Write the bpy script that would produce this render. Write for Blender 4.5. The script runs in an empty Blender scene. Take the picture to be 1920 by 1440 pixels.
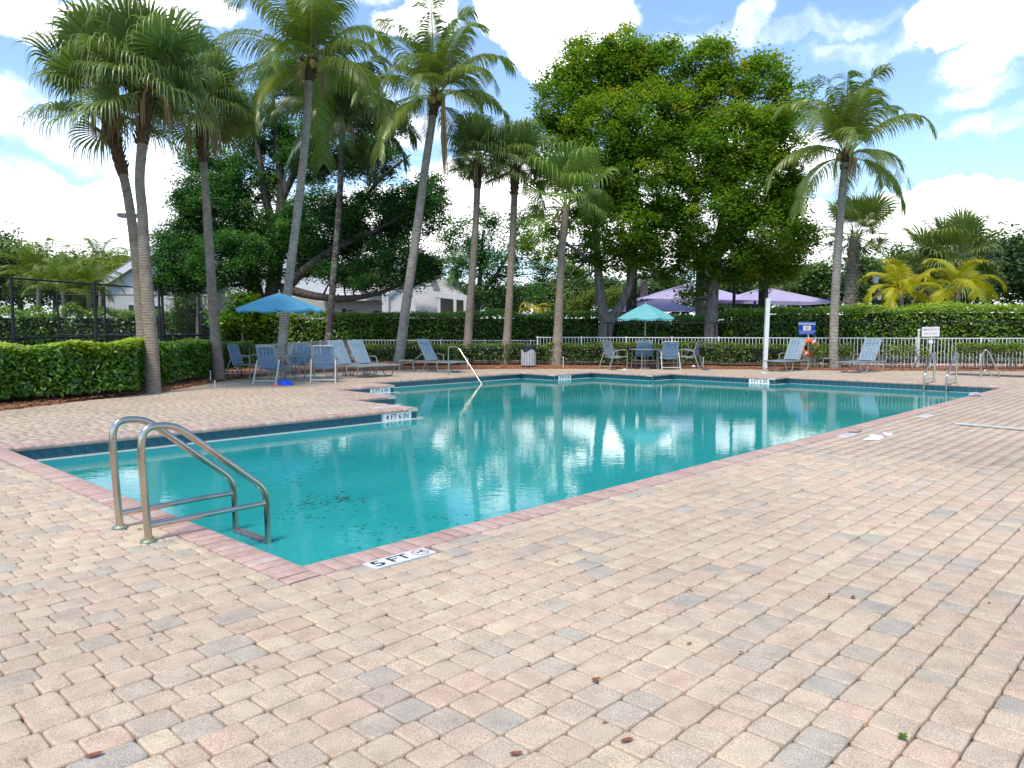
import bpy, math, random
import numpy as np
from mathutils import Vector, Matrix
random.seed(7); RNG = np.random.default_rng(11)
PI = math.pi; R = math.radians
scene = bpy.context.scene
COL = scene.collection
# ------------------------------------------------------------------ camera
F, HZ, CAMH = 1435.0, 614.0, 1.4
PITCH = math.atan((720 - HZ) / F); CP, SP = math.cos(PITCH), math.sin(PITCH)
cam = bpy.data.cameras.new('camera'); camo = bpy.data.objects.new('camera', cam); COL.objects.link(camo)
camo.location = (0, 0, CAMH); camo.rotation_euler = (PI / 2 - PITCH, 0, 0)
cam.sensor_width = 36; cam.lens = F / 1920 * 36; cam.clip_start = 0.05; cam.clip_end = 1500
scene.camera = camo
# ------------------------------------------------------------------ colour management, sun and sky
vs = scene.view_settings
vs.view_transform = 'Standard'; vs.look = 'None'; vs.gamma = 1; vs.use_curve_mapping = False; vs.exposure = 0.70
SUN_EL, SUN_AZ = R(62), R(205)          # azimuth clockwise from +Y
SDIR = Vector((math.sin(SUN_AZ) * math.cos(SUN_EL), math.cos(SUN_AZ) * math.cos(SUN_EL), math.sin(SUN_EL)))
sun = bpy.data.lights.new('sun', 'SUN'); sun.energy = 2.1; sun.angle = R(11); sun.color = (1, .91, .78)
suno = bpy.data.objects.new('sun', sun); COL.objects.link(suno)
suno.rotation_euler = SDIR.to_track_quat('Z', 'Y').to_euler(); suno.location = (0, 0, 40)
world = bpy.data.worlds.new('World'); scene.world = world; world.use_nodes = True
def build_world():
    nt = world.node_tree; N = nt.nodes; L = nt.links
    for n in list(N): N.remove(n)
    out = N.new('ShaderNodeOutputWorld'); bg = N.new('ShaderNodeBackground'); bg.inputs[1].default_value = 0.15
    sky = N.new('ShaderNodeTexSky'); sky.sky_type = 'NISHITA'; sky.sun_disc = False
    sky.sun_elevation = SUN_EL; sky.sun_rotation = SUN_AZ; sky.air_density = 1.0; sky.dust_density = 0.6; sky.ozone_density = 2.0
    tc = N.new('ShaderNodeTexCoord')
    def math_(op, a, b=None, c=None, clamp=False):
        m = N.new('ShaderNodeMath'); m.operation = op; m.use_clamp = clamp
        for i, v in enumerate((a, b, c)):
            if v is None: continue
            if isinstance(v, (int, float)): m.inputs[i].default_value = v
            else: L.new(v, m.inputs[i])
        return m.outputs[0]
    def vmath(op, a, b):
        m = N.new('ShaderNodeVectorMath'); m.operation = op
        for i, v in enumerate((a, b)):
            if v is None: continue
            if isinstance(v, tuple): m.inputs[i].default_value = v
            else: L.new(v, m.inputs[i])
        return m
    nrm = vmath('NORMALIZE', tc.outputs['Generated'], None).outputs[0]
    # warp the direction so that cloud edges billow
    def noise(vec, scale, detail, rough=.55):
        n = N.new('ShaderNodeTexNoise'); n.inputs['Scale'].default_value = scale; n.inputs['Detail'].default_value = detail
        n.inputs['Roughness'].default_value = rough; L.new(vec, n.inputs['Vector']); return n
    w1 = noise(nrm, 7, 7, .6)
    warp = vmath('SCALE', vmath('SUBTRACT', w1.outputs['Color'], (.5, .5, .5)).outputs[0], None); warp.inputs['Scale'].default_value = .13
    wd = vmath('ADD', nrm, warp.outputs[0]).outputs[0]
    def ray(u, v):
        d = Vector((u - 960, F * CP - (v - 720) * SP, -((v - 720) * CP + F * SP))); return d.normalized()
    # cumulus banks: (u, v, half width, half height, opacity, softness) in photograph pixels turned into sky directions
    banks = [(40, 20, 130, 42, 1, .6), (100, 420, 260, 80, 1.1, .4), (300, 400, 110, 85, 1, .5), (60, 215, 140, 46, .54, 1.0), (270, 275, 120, 44, .56, 1.1), (0, 330, 100, 36, .5, .9),
             (300, 15, 130, 30, .85, .7), (1050, 35, 120, 80, 1.1, .3), (780, 15, 80, 38, .95, .5), (1390, 30, 30, 60, .65, .7),
             (1480, 60, 240, 20, .52, 1.1), (1640, 88, 120, 22, .54, 1.1), (1880, 8, 120, 52, 1.1, .45), (1890, 105, 80, 26, .6, 1.0), (1870, 165, 60, 20, .48, 1.0), (1900, 230, 80, 24, .5, 1.1),
             (1810, 408, 180, 44, 1.1, .3), (1600, 478, 130, 36, .8, .5), (1540, 330, 60, 40, .5, .8), (930, 350, 150, 60, 1.1, .5), (1150, 440, 420, 60, 1.1, .5), (1350, 300, 180, 70, .9, .6), (620, 430, 260, 80, 1.0, .6), (1000, 560, 700, 42, .6, .9),
             (700, 220, 130, 45, .6, .8), (1250, 330, 130, 60, .5, .8), (1700, 560, 300, 40, .5, .9)]
    acc = None
    for u, v, ru, rv, op, soft in banks:
        d = ray(u, v)
        s = vmath('SUBTRACT', wd, (d.x, d.y, d.z)).outputs[0]
        k = vmath('MULTIPLY', s, (F * .93 / ru, F * .5 / ru, F * .97 / rv)).outputs[0]
        ln = N.new('ShaderNodeVectorMath'); ln.operation = 'LENGTH'; L.new(k, ln.inputs[0])
        mr = N.new('ShaderNodeMapRange'); mr.interpolation_type = 'SMOOTHSTEP'
        mr.inputs['From Min'].default_value = 1 + soft * .5; mr.inputs['From Max'].default_value = 1 - soft * .5
        mr.inputs['To Min'].default_value = 0; mr.inputs['To Max'].default_value = op; L.new(ln.outputs['Value'], mr.inputs['Value'])
        acc = mr.outputs[0] if acc is None else math_('MAXIMUM', acc, mr.outputs[0])
    # broken cloud over the whole dome
    sc = vmath('MULTIPLY', nrm, (1, 1, 2.2)).outputs[0]
    n2 = noise(sc, 3.2, 8, .58)
    m2 = N.new('ShaderNodeMapRange'); m2.interpolation_type = 'SMOOTHSTEP'; m2.inputs['From Min'].default_value = .57; m2.inputs['From Max'].default_value = .74
    m2.inputs['To Max'].default_value = .7; L.new(n2.outputs['Fac'], m2.inputs['Value'])
    # thin streaks
    st = vmath('MULTIPLY', wd, (2.0, 2.0, 11)).outputs[0]
    n3 = noise(st, 2.2, 6, .6)
    m3 = N.new('ShaderNodeMapRange'); m3.interpolation_type = 'SMOOTHSTEP'; m3.inputs['From Min'].default_value = .46; m3.inputs['From Max'].default_value = .74
    m3.inputs['To Max'].default_value = .45; L.new(n3.outputs['Fac'], m3.inputs['Value'])
    tot = math_('MAXIMUM', math_('MAXIMUM', acc, m2.outputs[0]), m3.outputs[0], clamp=True)
    n4 = noise(wd, 9, 7, .62)
    tt_ = math_('ADD', tot, math_('MULTIPLY', math_('SUBTRACT', n4.outputs['Fac'], .5), .75))
    mt_ = N.new('ShaderNodeMapRange'); mt_.interpolation_type = 'SMOOTHSTEP'; mt_.inputs['From Min'].default_value = .12; mt_.inputs['From Max'].default_value = 1.0; L.new(tt_, mt_.inputs['Value'])
    tot = math_('POWER', mt_.outputs[0], 1.7)
    # haze towards the horizon
    sep = N.new('ShaderNodeSeparateXYZ'); L.new(nrm, sep.inputs[0])
    hz = N.new('ShaderNodeMapRange'); hz.inputs['From Min'].default_value = .22; hz.inputs['From Max'].default_value = .0; hz.inputs['To Max'].default_value = .40
    L.new(sep.outputs['Z'], hz.inputs['Value'])
    # cloud body: a little grey modelling inside
    cr = N.new('ShaderNodeValToRGB'); cr.color_ramp.elements[0].position = .34; cr.color_ramp.elements[0].color = (.24, .28, .33, 1)
    cr.color_ramp.elements[1].position = .6; cr.color_ramp.elements[1].color = (1, .985, .95, 1); L.new(n4.outputs['Fac'], cr.inputs[0])
    cs = vmath('SCALE', cr.outputs[0], None); cs.inputs['Scale'].default_value = 13.0
    sk = vmath('MULTIPLY', sky.outputs[0], (1.02, 1.08, 1.16)).outputs[0]
    mh = N.new('ShaderNodeMix'); mh.data_type = 'RGBA'; L.new(hz.outputs[0], mh.inputs[0]); L.new(sk, mh.inputs[6]); mh.inputs[7].default_value = (2.7, 4.0, 4.8, 1)
    mx = N.new('ShaderNodeMix'); mx.data_type = 'RGBA'; L.new(tot, mx.inputs[0]); L.new(mh.outputs[2], mx.inputs[6]); L.new(cs.outputs[0], mx.inputs[7])
    L.new(mx.outputs[2], bg.inputs[0]); L.new(bg.outputs[0], out.inputs[0])
build_world()
# ------------------------------------------------------------------ pixel helpers (1920x1440 photograph)
def G(u, v, z=0.0):
    t = (CAMH - z) / ((v - 720) * CP + F * SP); return Vector(((u - 960) * t, (F * CP - (v - 720) * SP) * t, z))
def at(u, v, d):
    t = d / (F * CP - (v - 720) * SP); return Vector(((u - 960) * t, d, CAMH - ((v - 720) * CP + F * SP) * t))
_az = math.atan(1360 / (F * CP + 106 * SP)); E1 = Vector((math.sin(_az), math.cos(_az))); E2 = Vector((-math.cos(_az), math.sin(_az)))
C0 = G(565, 1063).xy; TH = math.atan2(E1.y, E1.x)
def W(a, b, z=0.0):
    p = C0 + E1 * a + E2 * b; return Vector((p.x, p.y, z))
# ------------------------------------------------------------------ materials
def mat(name, col=(.5, .5, .5), rough=.6, metal=0., spec=.5):
    m = bpy.data.materials.new(name); m.use_nodes = True
    b = m.node_tree.nodes['Principled BSDF']; b.inputs['Base Color'].default_value = (*col, 1); b.inputs['Roughness'].default_value = rough
    b.inputs['Metallic'].default_value = metal; b.inputs['Specular IOR Level'].default_value = spec
    return m, m.node_tree.nodes, m.node_tree.links, b
def noise_mat(name, c1, c2, scale=8, rough=.7, bump=0., detail=4, metal=0., spec=.4, lo=.35, hi=.65, stretch=None, bscale=None):
    m, N, L, b = mat(name, c1, rough, metal, spec)
    tc = N.new('ShaderNodeTexCoord'); vec = tc.outputs['Object']
    if stretch:
        mp = N.new('ShaderNodeMapping'); mp.inputs['Scale'].default_value = stretch; L.new(vec, mp.inputs[0]); vec = mp.outputs[0]
    n = N.new('ShaderNodeTexNoise'); n.inputs['Scale'].default_value = scale; n.inputs['Detail'].default_value = detail; L.new(vec, n.inputs['Vector'])
    r = N.new('ShaderNodeValToRGB'); r.color_ramp.elements[0].position = lo; r.color_ramp.elements[1].position = hi
    r.color_ramp.elements[0].color = (*c1, 1); r.color_ramp.elements[1].color = (*c2, 1)
    L.new(n.outputs['Fac'], r.inputs[0]); L.new(r.outputs[0], b.inputs['Base Color'])
    if bump:
        n2 = n
        if bscale:
            n2 = N.new('ShaderNodeTexNoise'); n2.inputs['Scale'].default_value = bscale; L.new(vec, n2.inputs['Vector'])
        bp = N.new('ShaderNodeBump'); bp.inputs['Strength'].default_value = bump; bp.inputs['Distance'].default_value = .02
        L.new(n2.outputs['Fac'], bp.inputs['Height']); L.new(bp.outputs[0], b.inputs['Normal'])
    return m
def tint_mat(name, stops, rough=.5, transl=.3, spec=.35, tcol=None):
    """leaf material: colour from the face attribute 'tint'"""
    m, N, L, b = mat(name, (0, 0, 0), rough, 0, spec)
    a = N.new('ShaderNodeAttribute'); a.attribute_name = 'tint'
    r = N.new('ShaderNodeValToRGB'); el = r.color_ramp.elements
    while len(el) < len(stops): el.new(.5)
    for e, (p, c) in zip(el, stops): e.position = p; e.color = (*c, 1)
    L.new(a.outputs['Fac'], r.inputs[0]); L.new(r.outputs[0], b.inputs['Base Color'])
    if transl:
        t = N.new('ShaderNodeBsdfTranslucent'); g = N.new('ShaderNodeMix'); g.data_type = 'RGBA'; g.blend_type = 'MULTIPLY'; g.inputs[0].default_value = 1
        L.new(r.outputs[0], g.inputs[6]); g.inputs[7].default_value = (*(tcol or (1.5, 1.6, .7)), 1); L.new(g.outputs[2], t.inputs['Color'])
        mx = N.new('ShaderNodeMixShader'); mx.inputs[0].default_value = transl
        L.new(b.outputs[0], mx.inputs[1]); L.new(t.outputs[0], mx.inputs[2])
        L.new(mx.outputs[0], N['Material Output'].inputs['Surface'])
    return m
M = {}
def paver_material():
    m, N, L, b = mat('paver_concrete', (.5, .45, .4), .85, 0, .25)
    a = N.new('ShaderNodeAttribute'); a.attribute_name = 'tint'; oi = N.new('ShaderNodeObjectInfo')
    ad = N.new('ShaderNodeMath'); ad.operation = 'ADD'; L.new(a.outputs['Fac'], ad.inputs[0]); L.new(oi.outputs['Random'], ad.inputs[1])
    fr = N.new('ShaderNodeMath'); fr.operation = 'FRACT'; L.new(ad.outputs[0], fr.inputs[0])
    r = N.new('ShaderNodeValToRGB'); r.color_ramp.interpolation = 'LINEAR'
    cols = [(0, (0.537, 0.406, 0.282)), (.2, (0.557, 0.430, 0.301)), (.38, (0.576, 0.415, 0.296)), (.48, (0.581, 0.454, 0.310)), (.55, (0.601, 0.477, 0.319)), (.62, (0.561, 0.439, 0.305)),
            (.82, (0.537, 0.420, 0.301)), (.92, (0.468, 0.401, 0.301)), (.97, (0.438, 0.387, 0.301)), (1, (0.502, 0.377, 0.273))]
    el = r.color_ramp.elements
    while len(el) < len(cols): el.new(.5)
    for e, (p, c) in zip(el, cols): e.position = p; e.color = (*c, 1)
    L.new(fr.outputs[0], r.inputs[0])
    ge = N.new('ShaderNodeNewGeometry')
    n1 = N.new('ShaderNodeTexNoise'); n1.inputs['Scale'].default_value = 210; n1.inputs['Detail'].default_value = 3; L.new(ge.outputs['Position'], n1.inputs['Vector'])
    n2 = N.new('ShaderNodeTexNoise'); n2.inputs['Scale'].default_value = 9; n2.inputs['Detail'].default_value = 5; L.new(ge.outputs['Position'], n2.inputs['Vector'])
    n3 = N.new('ShaderNodeTexNoise'); n3.inputs['Scale'].default_value = .45; n3.inputs['Detail'].default_value = 4; L.new(ge.outputs['Position'], n3.inputs['Vector'])
    def mrg(src, a0, a1, b0, b1):
        q = N.new('ShaderNodeMapRange'); q.inputs['From Min'].default_value = a0; q.inputs['From Max'].default_value = a1
        q.inputs['To Min'].default_value = b0; q.inputs['To Max'].default_value = b1; L.new(src, q.inputs['Value']); return q.outputs[0]
    f = None
    for s in (mrg(n1.outputs['Fac'], .3, .7, .60, 1.36), mrg(n2.outputs['Fac'], .3, .7, .86, 1.12), mrg(n3.outputs['Fac'], .3, .7, .88, 1.12)):
        if f is None: f = s
        else:
            q = N.new('ShaderNodeMath'); q.operation = 'MULTIPLY'; L.new(f, q.inputs[0]); L.new(s, q.inputs[1]); f = q.outputs[0]
    sc = N.new('ShaderNodeVectorMath'); sc.operation = 'SCALE'; L.new(r.outputs[0], sc.inputs[0]); L.new(f, sc.inputs['Scale']); L.new(sc.outputs[0], b.inputs['Base Color'])
    bp = N.new('ShaderNodeBump'); bp.inputs['Strength'].default_value = .35; bp.inputs['Distance'].default_value = .004; L.new(n1.outputs['Fac'], bp.inputs['Height']); L.new(bp.outputs[0], b.inputs['Normal'])
    return m
M['paver'] = paver_material()
def coping_material():
    m, N, L, b = mat('coping_brick_clay', (.5, .3, .27), .7, 0, .3)
    oi = N.new('ShaderNodeObjectInfo'); a = N.new('ShaderNodeAttribute'); a.attribute_name = 'tint'
    ad = N.new('ShaderNodeMath'); ad.operation = 'ADD'; L.new(a.outputs['Fac'], ad.inputs[0]); L.new(oi.outputs['Random'], ad.inputs[1])
    fr = N.new('ShaderNodeMath'); fr.operation = 'FRACT'; L.new(ad.outputs[0], fr.inputs[0])
    r = N.new('ShaderNodeValToRGB'); el = r.color_ramp.elements
    el.new(.4); el.new(.7)
    for e, (p, c) in zip(el, [(0, (.46, .30, .24)), (.4, (.51, .345, .275)), (.7, (.42, .265, .21)), (1, (.54, .41, .33))]): e.position = p; e.color = (*c, 1)
    L.new(fr.outputs[0], r.inputs[0])
    ge = N.new('ShaderNodeNewGeometry')
    n1 = N.new('ShaderNodeTexNoise'); n1.inputs['Scale'].default_value = 14; n1.inputs['Detail'].default_value = 8; n1.inputs['Roughness'].default_value = .7; L.new(ge.outputs['Position'], n1.inputs['Vector'])
    q = N.new('ShaderNodeMapRange'); q.inputs['From Min'].default_value = .3; q.inputs['From Max'].default_value = .7; q.inputs['To Min'].default_value = .8; q.inputs['To Max'].default_value = 1.25; L.new(n1.outputs['Fac'], q.inputs['Value'])
    sc = N.new('ShaderNodeVectorMath'); sc.operation = 'SCALE'; L.new(r.outputs[0], sc.inputs[0]); L.new(q.outputs[0], sc.inputs['Scale']); L.new(sc.outputs[0], b.inputs['Base Color'])
    bp = N.new('ShaderNodeBump'); bp.inputs['Strength'].default_value = .3; bp.inputs['Distance'].default_value = .006; L.new(n1.outputs['Fac'], bp.inputs['Height']); L.new(bp.outputs[0], b.inputs['Normal'])
    return m
M['coping'] = coping_material()
M['joint'] = noise_mat('joint_sand', (.055, .04, .03), (.12, .09, .065), 60, .95)
M['mortar'] = noise_mat('coping_mortar', (.52, .44, .37), (.62, .54, .46), 60, .9)
M['tile'] = noise_mat('glazed_teal_tile', (.004, .055, .085), (.008, .085, .115), 12, .16, spec=.6)
M['grout'] = noise_mat('tile_grout', (.28, .38, .38), (.36, .46, .44), 40, .9)
M['plaster'] = noise_mat('pool_plaster', (.30, .62, .57), (.38, .70, .64), 3, .9, detail=6)
M['ledge'] = noise_mat('plaster_ledge', (.42, .50, .45), (.52, .58, .52), 9, .25, detail=6)
def water_material():
    m, N, L, b = mat('pool_water'); N.remove(b)
    tc = N.new('ShaderNodeNewGeometry')
    def nz(scale, st, det=3):
        mp = N.new('ShaderNodeMapping'); mp.inputs['Scale'].default_value = st; mp.inputs['Rotation'].default_value = (0, 0, .25); L.new(tc.outputs['Position'], mp.inputs[0])
        n = N.new('ShaderNodeTexNoise'); n.inputs['Scale'].default_value = scale; n.inputs['Detail'].default_value = det; L.new(mp.outputs[0], n.inputs['Vector']); return n.outputs['Fac']
    a1 = N.new('ShaderNodeMath'); a1.operation = 'MULTIPLY_ADD'; L.new(nz(1.6, (1, 1.3, 1), 2), a1.inputs[0]); a1.inputs[1].default_value = .8; L.new(nz(9, (1, 1.25, 1), 3), a1.inputs[2])
    bp = N.new('ShaderNodeBump'); bp.inputs['Strength'].default_value = .022; bp.inputs['Distance'].default_value = .05; L.new(a1.outputs[0], bp.inputs['Height'])
    fr = N.new('ShaderNodeFresnel'); fr.inputs['IOR'].default_value = 1.33; L.new(bp.outputs[0], fr.inputs['Normal'])
    gl = N.new('ShaderNodeBsdfGlossy'); gl.inputs['Roughness'].default_value = .004; L.new(bp.outputs[0], gl.inputs['Normal'])
    tr = N.new('ShaderNodeBsdfTransparent'); tr.inputs[0].default_value = (.42, .93, .88, 1)
    n = N.new('ShaderNodeTexNoise'); n.inputs['Scale'].default_value = .5; n.inputs['Detail'].default_value = 4; L.new(tc.outputs['Position'], n.inputs['Vector'])
    r = N.new('ShaderNodeValToRGB'); r.color_ramp.elements[0].color = (.025, .40, .39, 1); r.color_ramp.elements[1].color = (.045, .49, .475, 1)
    r.color_ramp.elements[0].position = .35; r.color_ramp.elements[1].position = .65; L.new(n.outputs['Fac'], r.inputs[0])
    df = N.new('ShaderNodeBsdfDiffuse'); L.new(r.outputs[0], df.inputs[0])
    m1 = N.new('ShaderNodeMixShader'); m1.inputs[0].default_value = .62; L.new(tr.outputs[0], m1.inputs[1]); L.new(df.outputs[0], m1.inputs[2])
    m2 = N.new('ShaderNodeMixShader'); L.new(fr.outputs[0], m2.inputs[0]); L.new(m1.outputs[0], m2.inputs[1]); L.new(gl.outputs[0], m2.inputs[2])
    L.new(m2.outputs[0], N['Material Output'].inputs['Surface'])
    return m
M['water'] = water_material()
M['steel'] = noise_mat('brushed_steel', (.50, .44, .35), (.60, .54, .44), 5, .22, metal=1, detail=6)
M['flange'] = noise_mat('weathered_bronze', (.22, .25, .17), (.33, .35, .24), 30, .5, metal=.5)
M['white_paint'] = noise_mat('white_powder_coat', (.70, .71, .66), (.80, .81, .76), 6, .5)
M['grey_paint'] = noise_mat('grey_powder_coat', (.45, .45, .42), (.54, .54, .50), 6, .5)
M['taupe_metal'] = noise_mat('taupe_chair_frame', (.26, .25, .22), (.33, .32, .285), 8, .45)
M['pale_metal'] = noise_mat('pale_chair_frame', (.50, .52, .47), (.60, .62, .56), 8, .45)
M['blue_vinyl'] = noise_mat('slate_blue_vinyl', (.13, .225, .34), (.17, .28, .40), 30, .5)
M['pale_vinyl'] = noise_mat('pale_blue_vinyl', (.22, .31, .375), (.29, .385, .44), 30, .5)
M['black_metal'] = noise_mat('black_coated_steel', (.012, .014, .018), (.022, .024, .03), 10, .45)
M['bark'] = noise_mat('dark_bark', (.045, .035, .028), (.12, .10, .085), 14, .95, bump=.8, detail=8, stretch=(1, 1, .25))
M['bark_pale'] = noise_mat('grey_bark', (.09, .08, .068), (.22, .20, .175), 12, .95, bump=.8, detail=8, stretch=(1, 1, .3))
M['fibre'] = noise_mat('palm_fibre', (.05, .028, .016), (.15, .085, .045), 22, .95, bump=.9, detail=7)
M['mulch'] = noise_mat('pine_straw', (.17, .062, .03), (.36, .16, .075), 28, .95, bump=.8, detail=8)
M['mulch_chip'] = tint_mat('mulch_chip', [(0, (.12, .04, .02)), (.5, (.32, .14, .06)), (1, (.50, .28, .13))], .9, 0)
M['soil'] = noise_mat('lawn_soil', (.05, .075, .02), (.09, .12, .035), 2, .95, detail=8)
M['straw_leaf'] = noise_mat('dead_frond', (.26, .17, .085), (.42, .31, .17), 20, .8)
def trunk_material(name, c1, c2, c3, bands=22):
    m, N, L, b = mat(name, c1, .9, 0, .25)
    tc = N.new('ShaderNodeTexCoord'); 
    wv = N.new('ShaderNodeTexWave'); wv.bands_direction = 'Z'; wv.inputs['Scale'].default_value = bands / 6.28; wv.inputs['Distortion'].default_value = 3; wv.inputs['Detail'].default_value = 3; wv.inputs['Detail Scale'].default_value = 2.5
    L.new(tc.outputs['Object'], wv.inputs['Vector'])
    n = N.new('ShaderNodeTexNoise'); n.inputs['Scale'].default_value = 5; n.inputs['Detail'].default_value = 8; n.inputs['Roughness'].default_value = .7; L.new(tc.outputs['Object'], n.inputs['Vector'])
    r = N.new('ShaderNodeValToRGB'); el = r.color_ramp.elements
    el[0].position = .3; el[0].color = (*c1, 1); el[1].position = .72; el[1].color = (*c3, 1); e = el.new(.5); e.color = (*c2, 1)
    L.new(n.outputs['Fac'], r.inputs[0])
    q = N.new('ShaderNodeMapRange'); q.inputs['To Min'].default_value = .72; q.inputs['To Max'].default_value = 1.1; L.new(wv.outputs['Fac'], q.inputs['Value'])
    sc = N.new('ShaderNodeVectorMath'); sc.operation = 'SCALE'; L.new(r.outputs[0], sc.inputs[0]); L.new(q.outputs[0], sc.inputs['Scale']); L.new(sc.outputs[0], b.inputs['Base Color'])
    bp = N.new('ShaderNodeBump'); bp.inputs['Strength'].default_value = .8; bp.inputs['Distance'].default_value = .035; L.new(wv.outputs['Fac'], bp.inputs['Height']); L.new(bp.outputs[0], b.inputs['Normal'])
    return m
M['trunk_fan'] = trunk_material('fan_palm_bark', (.26, .20, .145), (.42, .335, .25), (.54, .46, .36), 60)
M['trunk_coco'] = trunk_material('coconut_bark', (.26, .225, .18), (.43, .38, .31), (.57, .52, .44), 42)
M['trunk_dark'] = trunk_material('dark_mottled_bark', (.06, .05, .042), (.12, .105, .09), (.42, .42, .40), 40)
M['trunk_sabal'] = trunk_material('sabal_bark', (.22, .19, .15), (.35, .31, .25), (.45, .41, .34), 30)
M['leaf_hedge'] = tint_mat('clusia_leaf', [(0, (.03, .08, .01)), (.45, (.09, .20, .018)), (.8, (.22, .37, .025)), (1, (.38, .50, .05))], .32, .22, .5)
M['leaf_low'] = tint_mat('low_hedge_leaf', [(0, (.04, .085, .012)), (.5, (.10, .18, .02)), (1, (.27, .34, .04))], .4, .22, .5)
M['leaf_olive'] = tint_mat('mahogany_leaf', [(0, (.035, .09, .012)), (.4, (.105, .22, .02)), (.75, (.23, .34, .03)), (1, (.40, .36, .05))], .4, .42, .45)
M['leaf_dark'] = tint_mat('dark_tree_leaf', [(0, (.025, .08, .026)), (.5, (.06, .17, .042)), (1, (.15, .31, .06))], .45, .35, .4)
M['leaf_far'] = tint_mat('far_tree_leaf', [(0, (.04, .08, .03)), (.5, (.085, .15, .045)), (1, (.17, .25, .065))], .6, .2, .3)
M['leaf_pale'] = tint_mat('pale_tree_leaf', [(0, (.07, .12, .02)), (.5, (.14, .21, .03)), (1, (.30, .36, .05))], .5, .25, .3)
M['fan_leaf'] = tint_mat('fan_palm_leaf', [(0, (.06, .11, .025)), (.45, (.135, .205, .05)), (.75, (.25, .31, .10)), (1, (.42, .43, .19))], .38, .3, .5)
M['fan_bright'] = tint_mat('bright_fan_leaf', [(0, (.07, .13, .02)), (.45, (.16, .26, .045)), (.75, (.27, .36, .09)), (1, (.44, .46, .18))], .38, .3, .5)
M['coco_leaf'] = tint_mat('coconut_leaf', [(0, (.06, .11, .022)), (.45, (.15, .215, .035)), (.75, (.29, .32, .06)), (1, (.48, .41, .14))], .35, .3, .5)
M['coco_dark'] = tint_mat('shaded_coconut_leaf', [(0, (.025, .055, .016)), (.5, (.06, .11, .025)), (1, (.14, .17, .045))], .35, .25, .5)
M['gold_leaf'] = tint_mat('golden_palm_leaf', [(0, (.20, .25, .01)), (.5, (.48, .46, .015)), (1, (.66, .55, .04))], .4, .35, .4, (1.3, 1.2, .6))
M['sabal_leaf'] = tint_mat('sabal_leaf', [(0, (.08, .13, .025)), (.5, (.17, .235, .05)), (1, (.36, .36, .13))], .45, .25, .4)
# ------------------------------------------------------------------ object helpers
def tag(o, label=None, cat=None, group=None, kind=None):
    if label: o['label'] = label
    if cat: o['category'] = cat
    if group: o['group'] = group
    if kind: o['kind'] = kind
    return o
def thing(name, label, cat, loc=(0, 0, 0), rz=0, group=None):
    o = bpy.data.objects.new(name, None); COL.objects.link(o); o.location = loc; o.rotation_euler = (0, 0, rz); o.empty_display_size = .2
    return tag(o, label, cat, group)
def link(name, me, parent=None, loc=None, rot=None):
    o = bpy.data.objects.new(name, me); COL.objects.link(o)
    if parent: o.parent = parent
    if loc is not None: o.location = loc
    if rot is not None: o.rotation_euler = rot
    return o
def mesh_np(name, V, faces, m, tint=None, smooth=False):
    """V (n,3); faces: (k,s) array or list of such arrays"""
    if not isinstance(faces, list): faces = [faces]
    faces = [f for f in faces if len(f)]
    me = bpy.data.meshes.new(name); V = np.asarray(V, np.float32); me.vertices.add(len(V)); me.vertices.foreach_set('co', V.ravel())
    loops = np.concatenate([f.ravel() for f in faces]).astype(np.int32)
    sizes = np.concatenate([np.full(len(f), f.shape[1]) for f in faces]).astype(np.int32)
    starts = np.concatenate([[0], np.cumsum(sizes)[:-1]]).astype(np.int32)
    me.loops.add(len(loops)); me.loops.foreach_set('vertex_index', loops)
    me.polygons.add(len(sizes)); me.polygons.foreach_set('loop_start', starts)
    try: me.polygons.foreach_set('loop_total', sizes)
    except Exception: pass
    if smooth: me.polygons.foreach_set('use_smooth', np.ones(len(sizes), bool))
    if tint is not None:
        at_ = me.attributes.new('tint', 'FLOAT', 'FACE'); at_.data.foreach_set('value', np.asarray(tint, np.float32))
    if m: me.materials.append(m)
    me.update(calc_edges=True); return me
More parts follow.
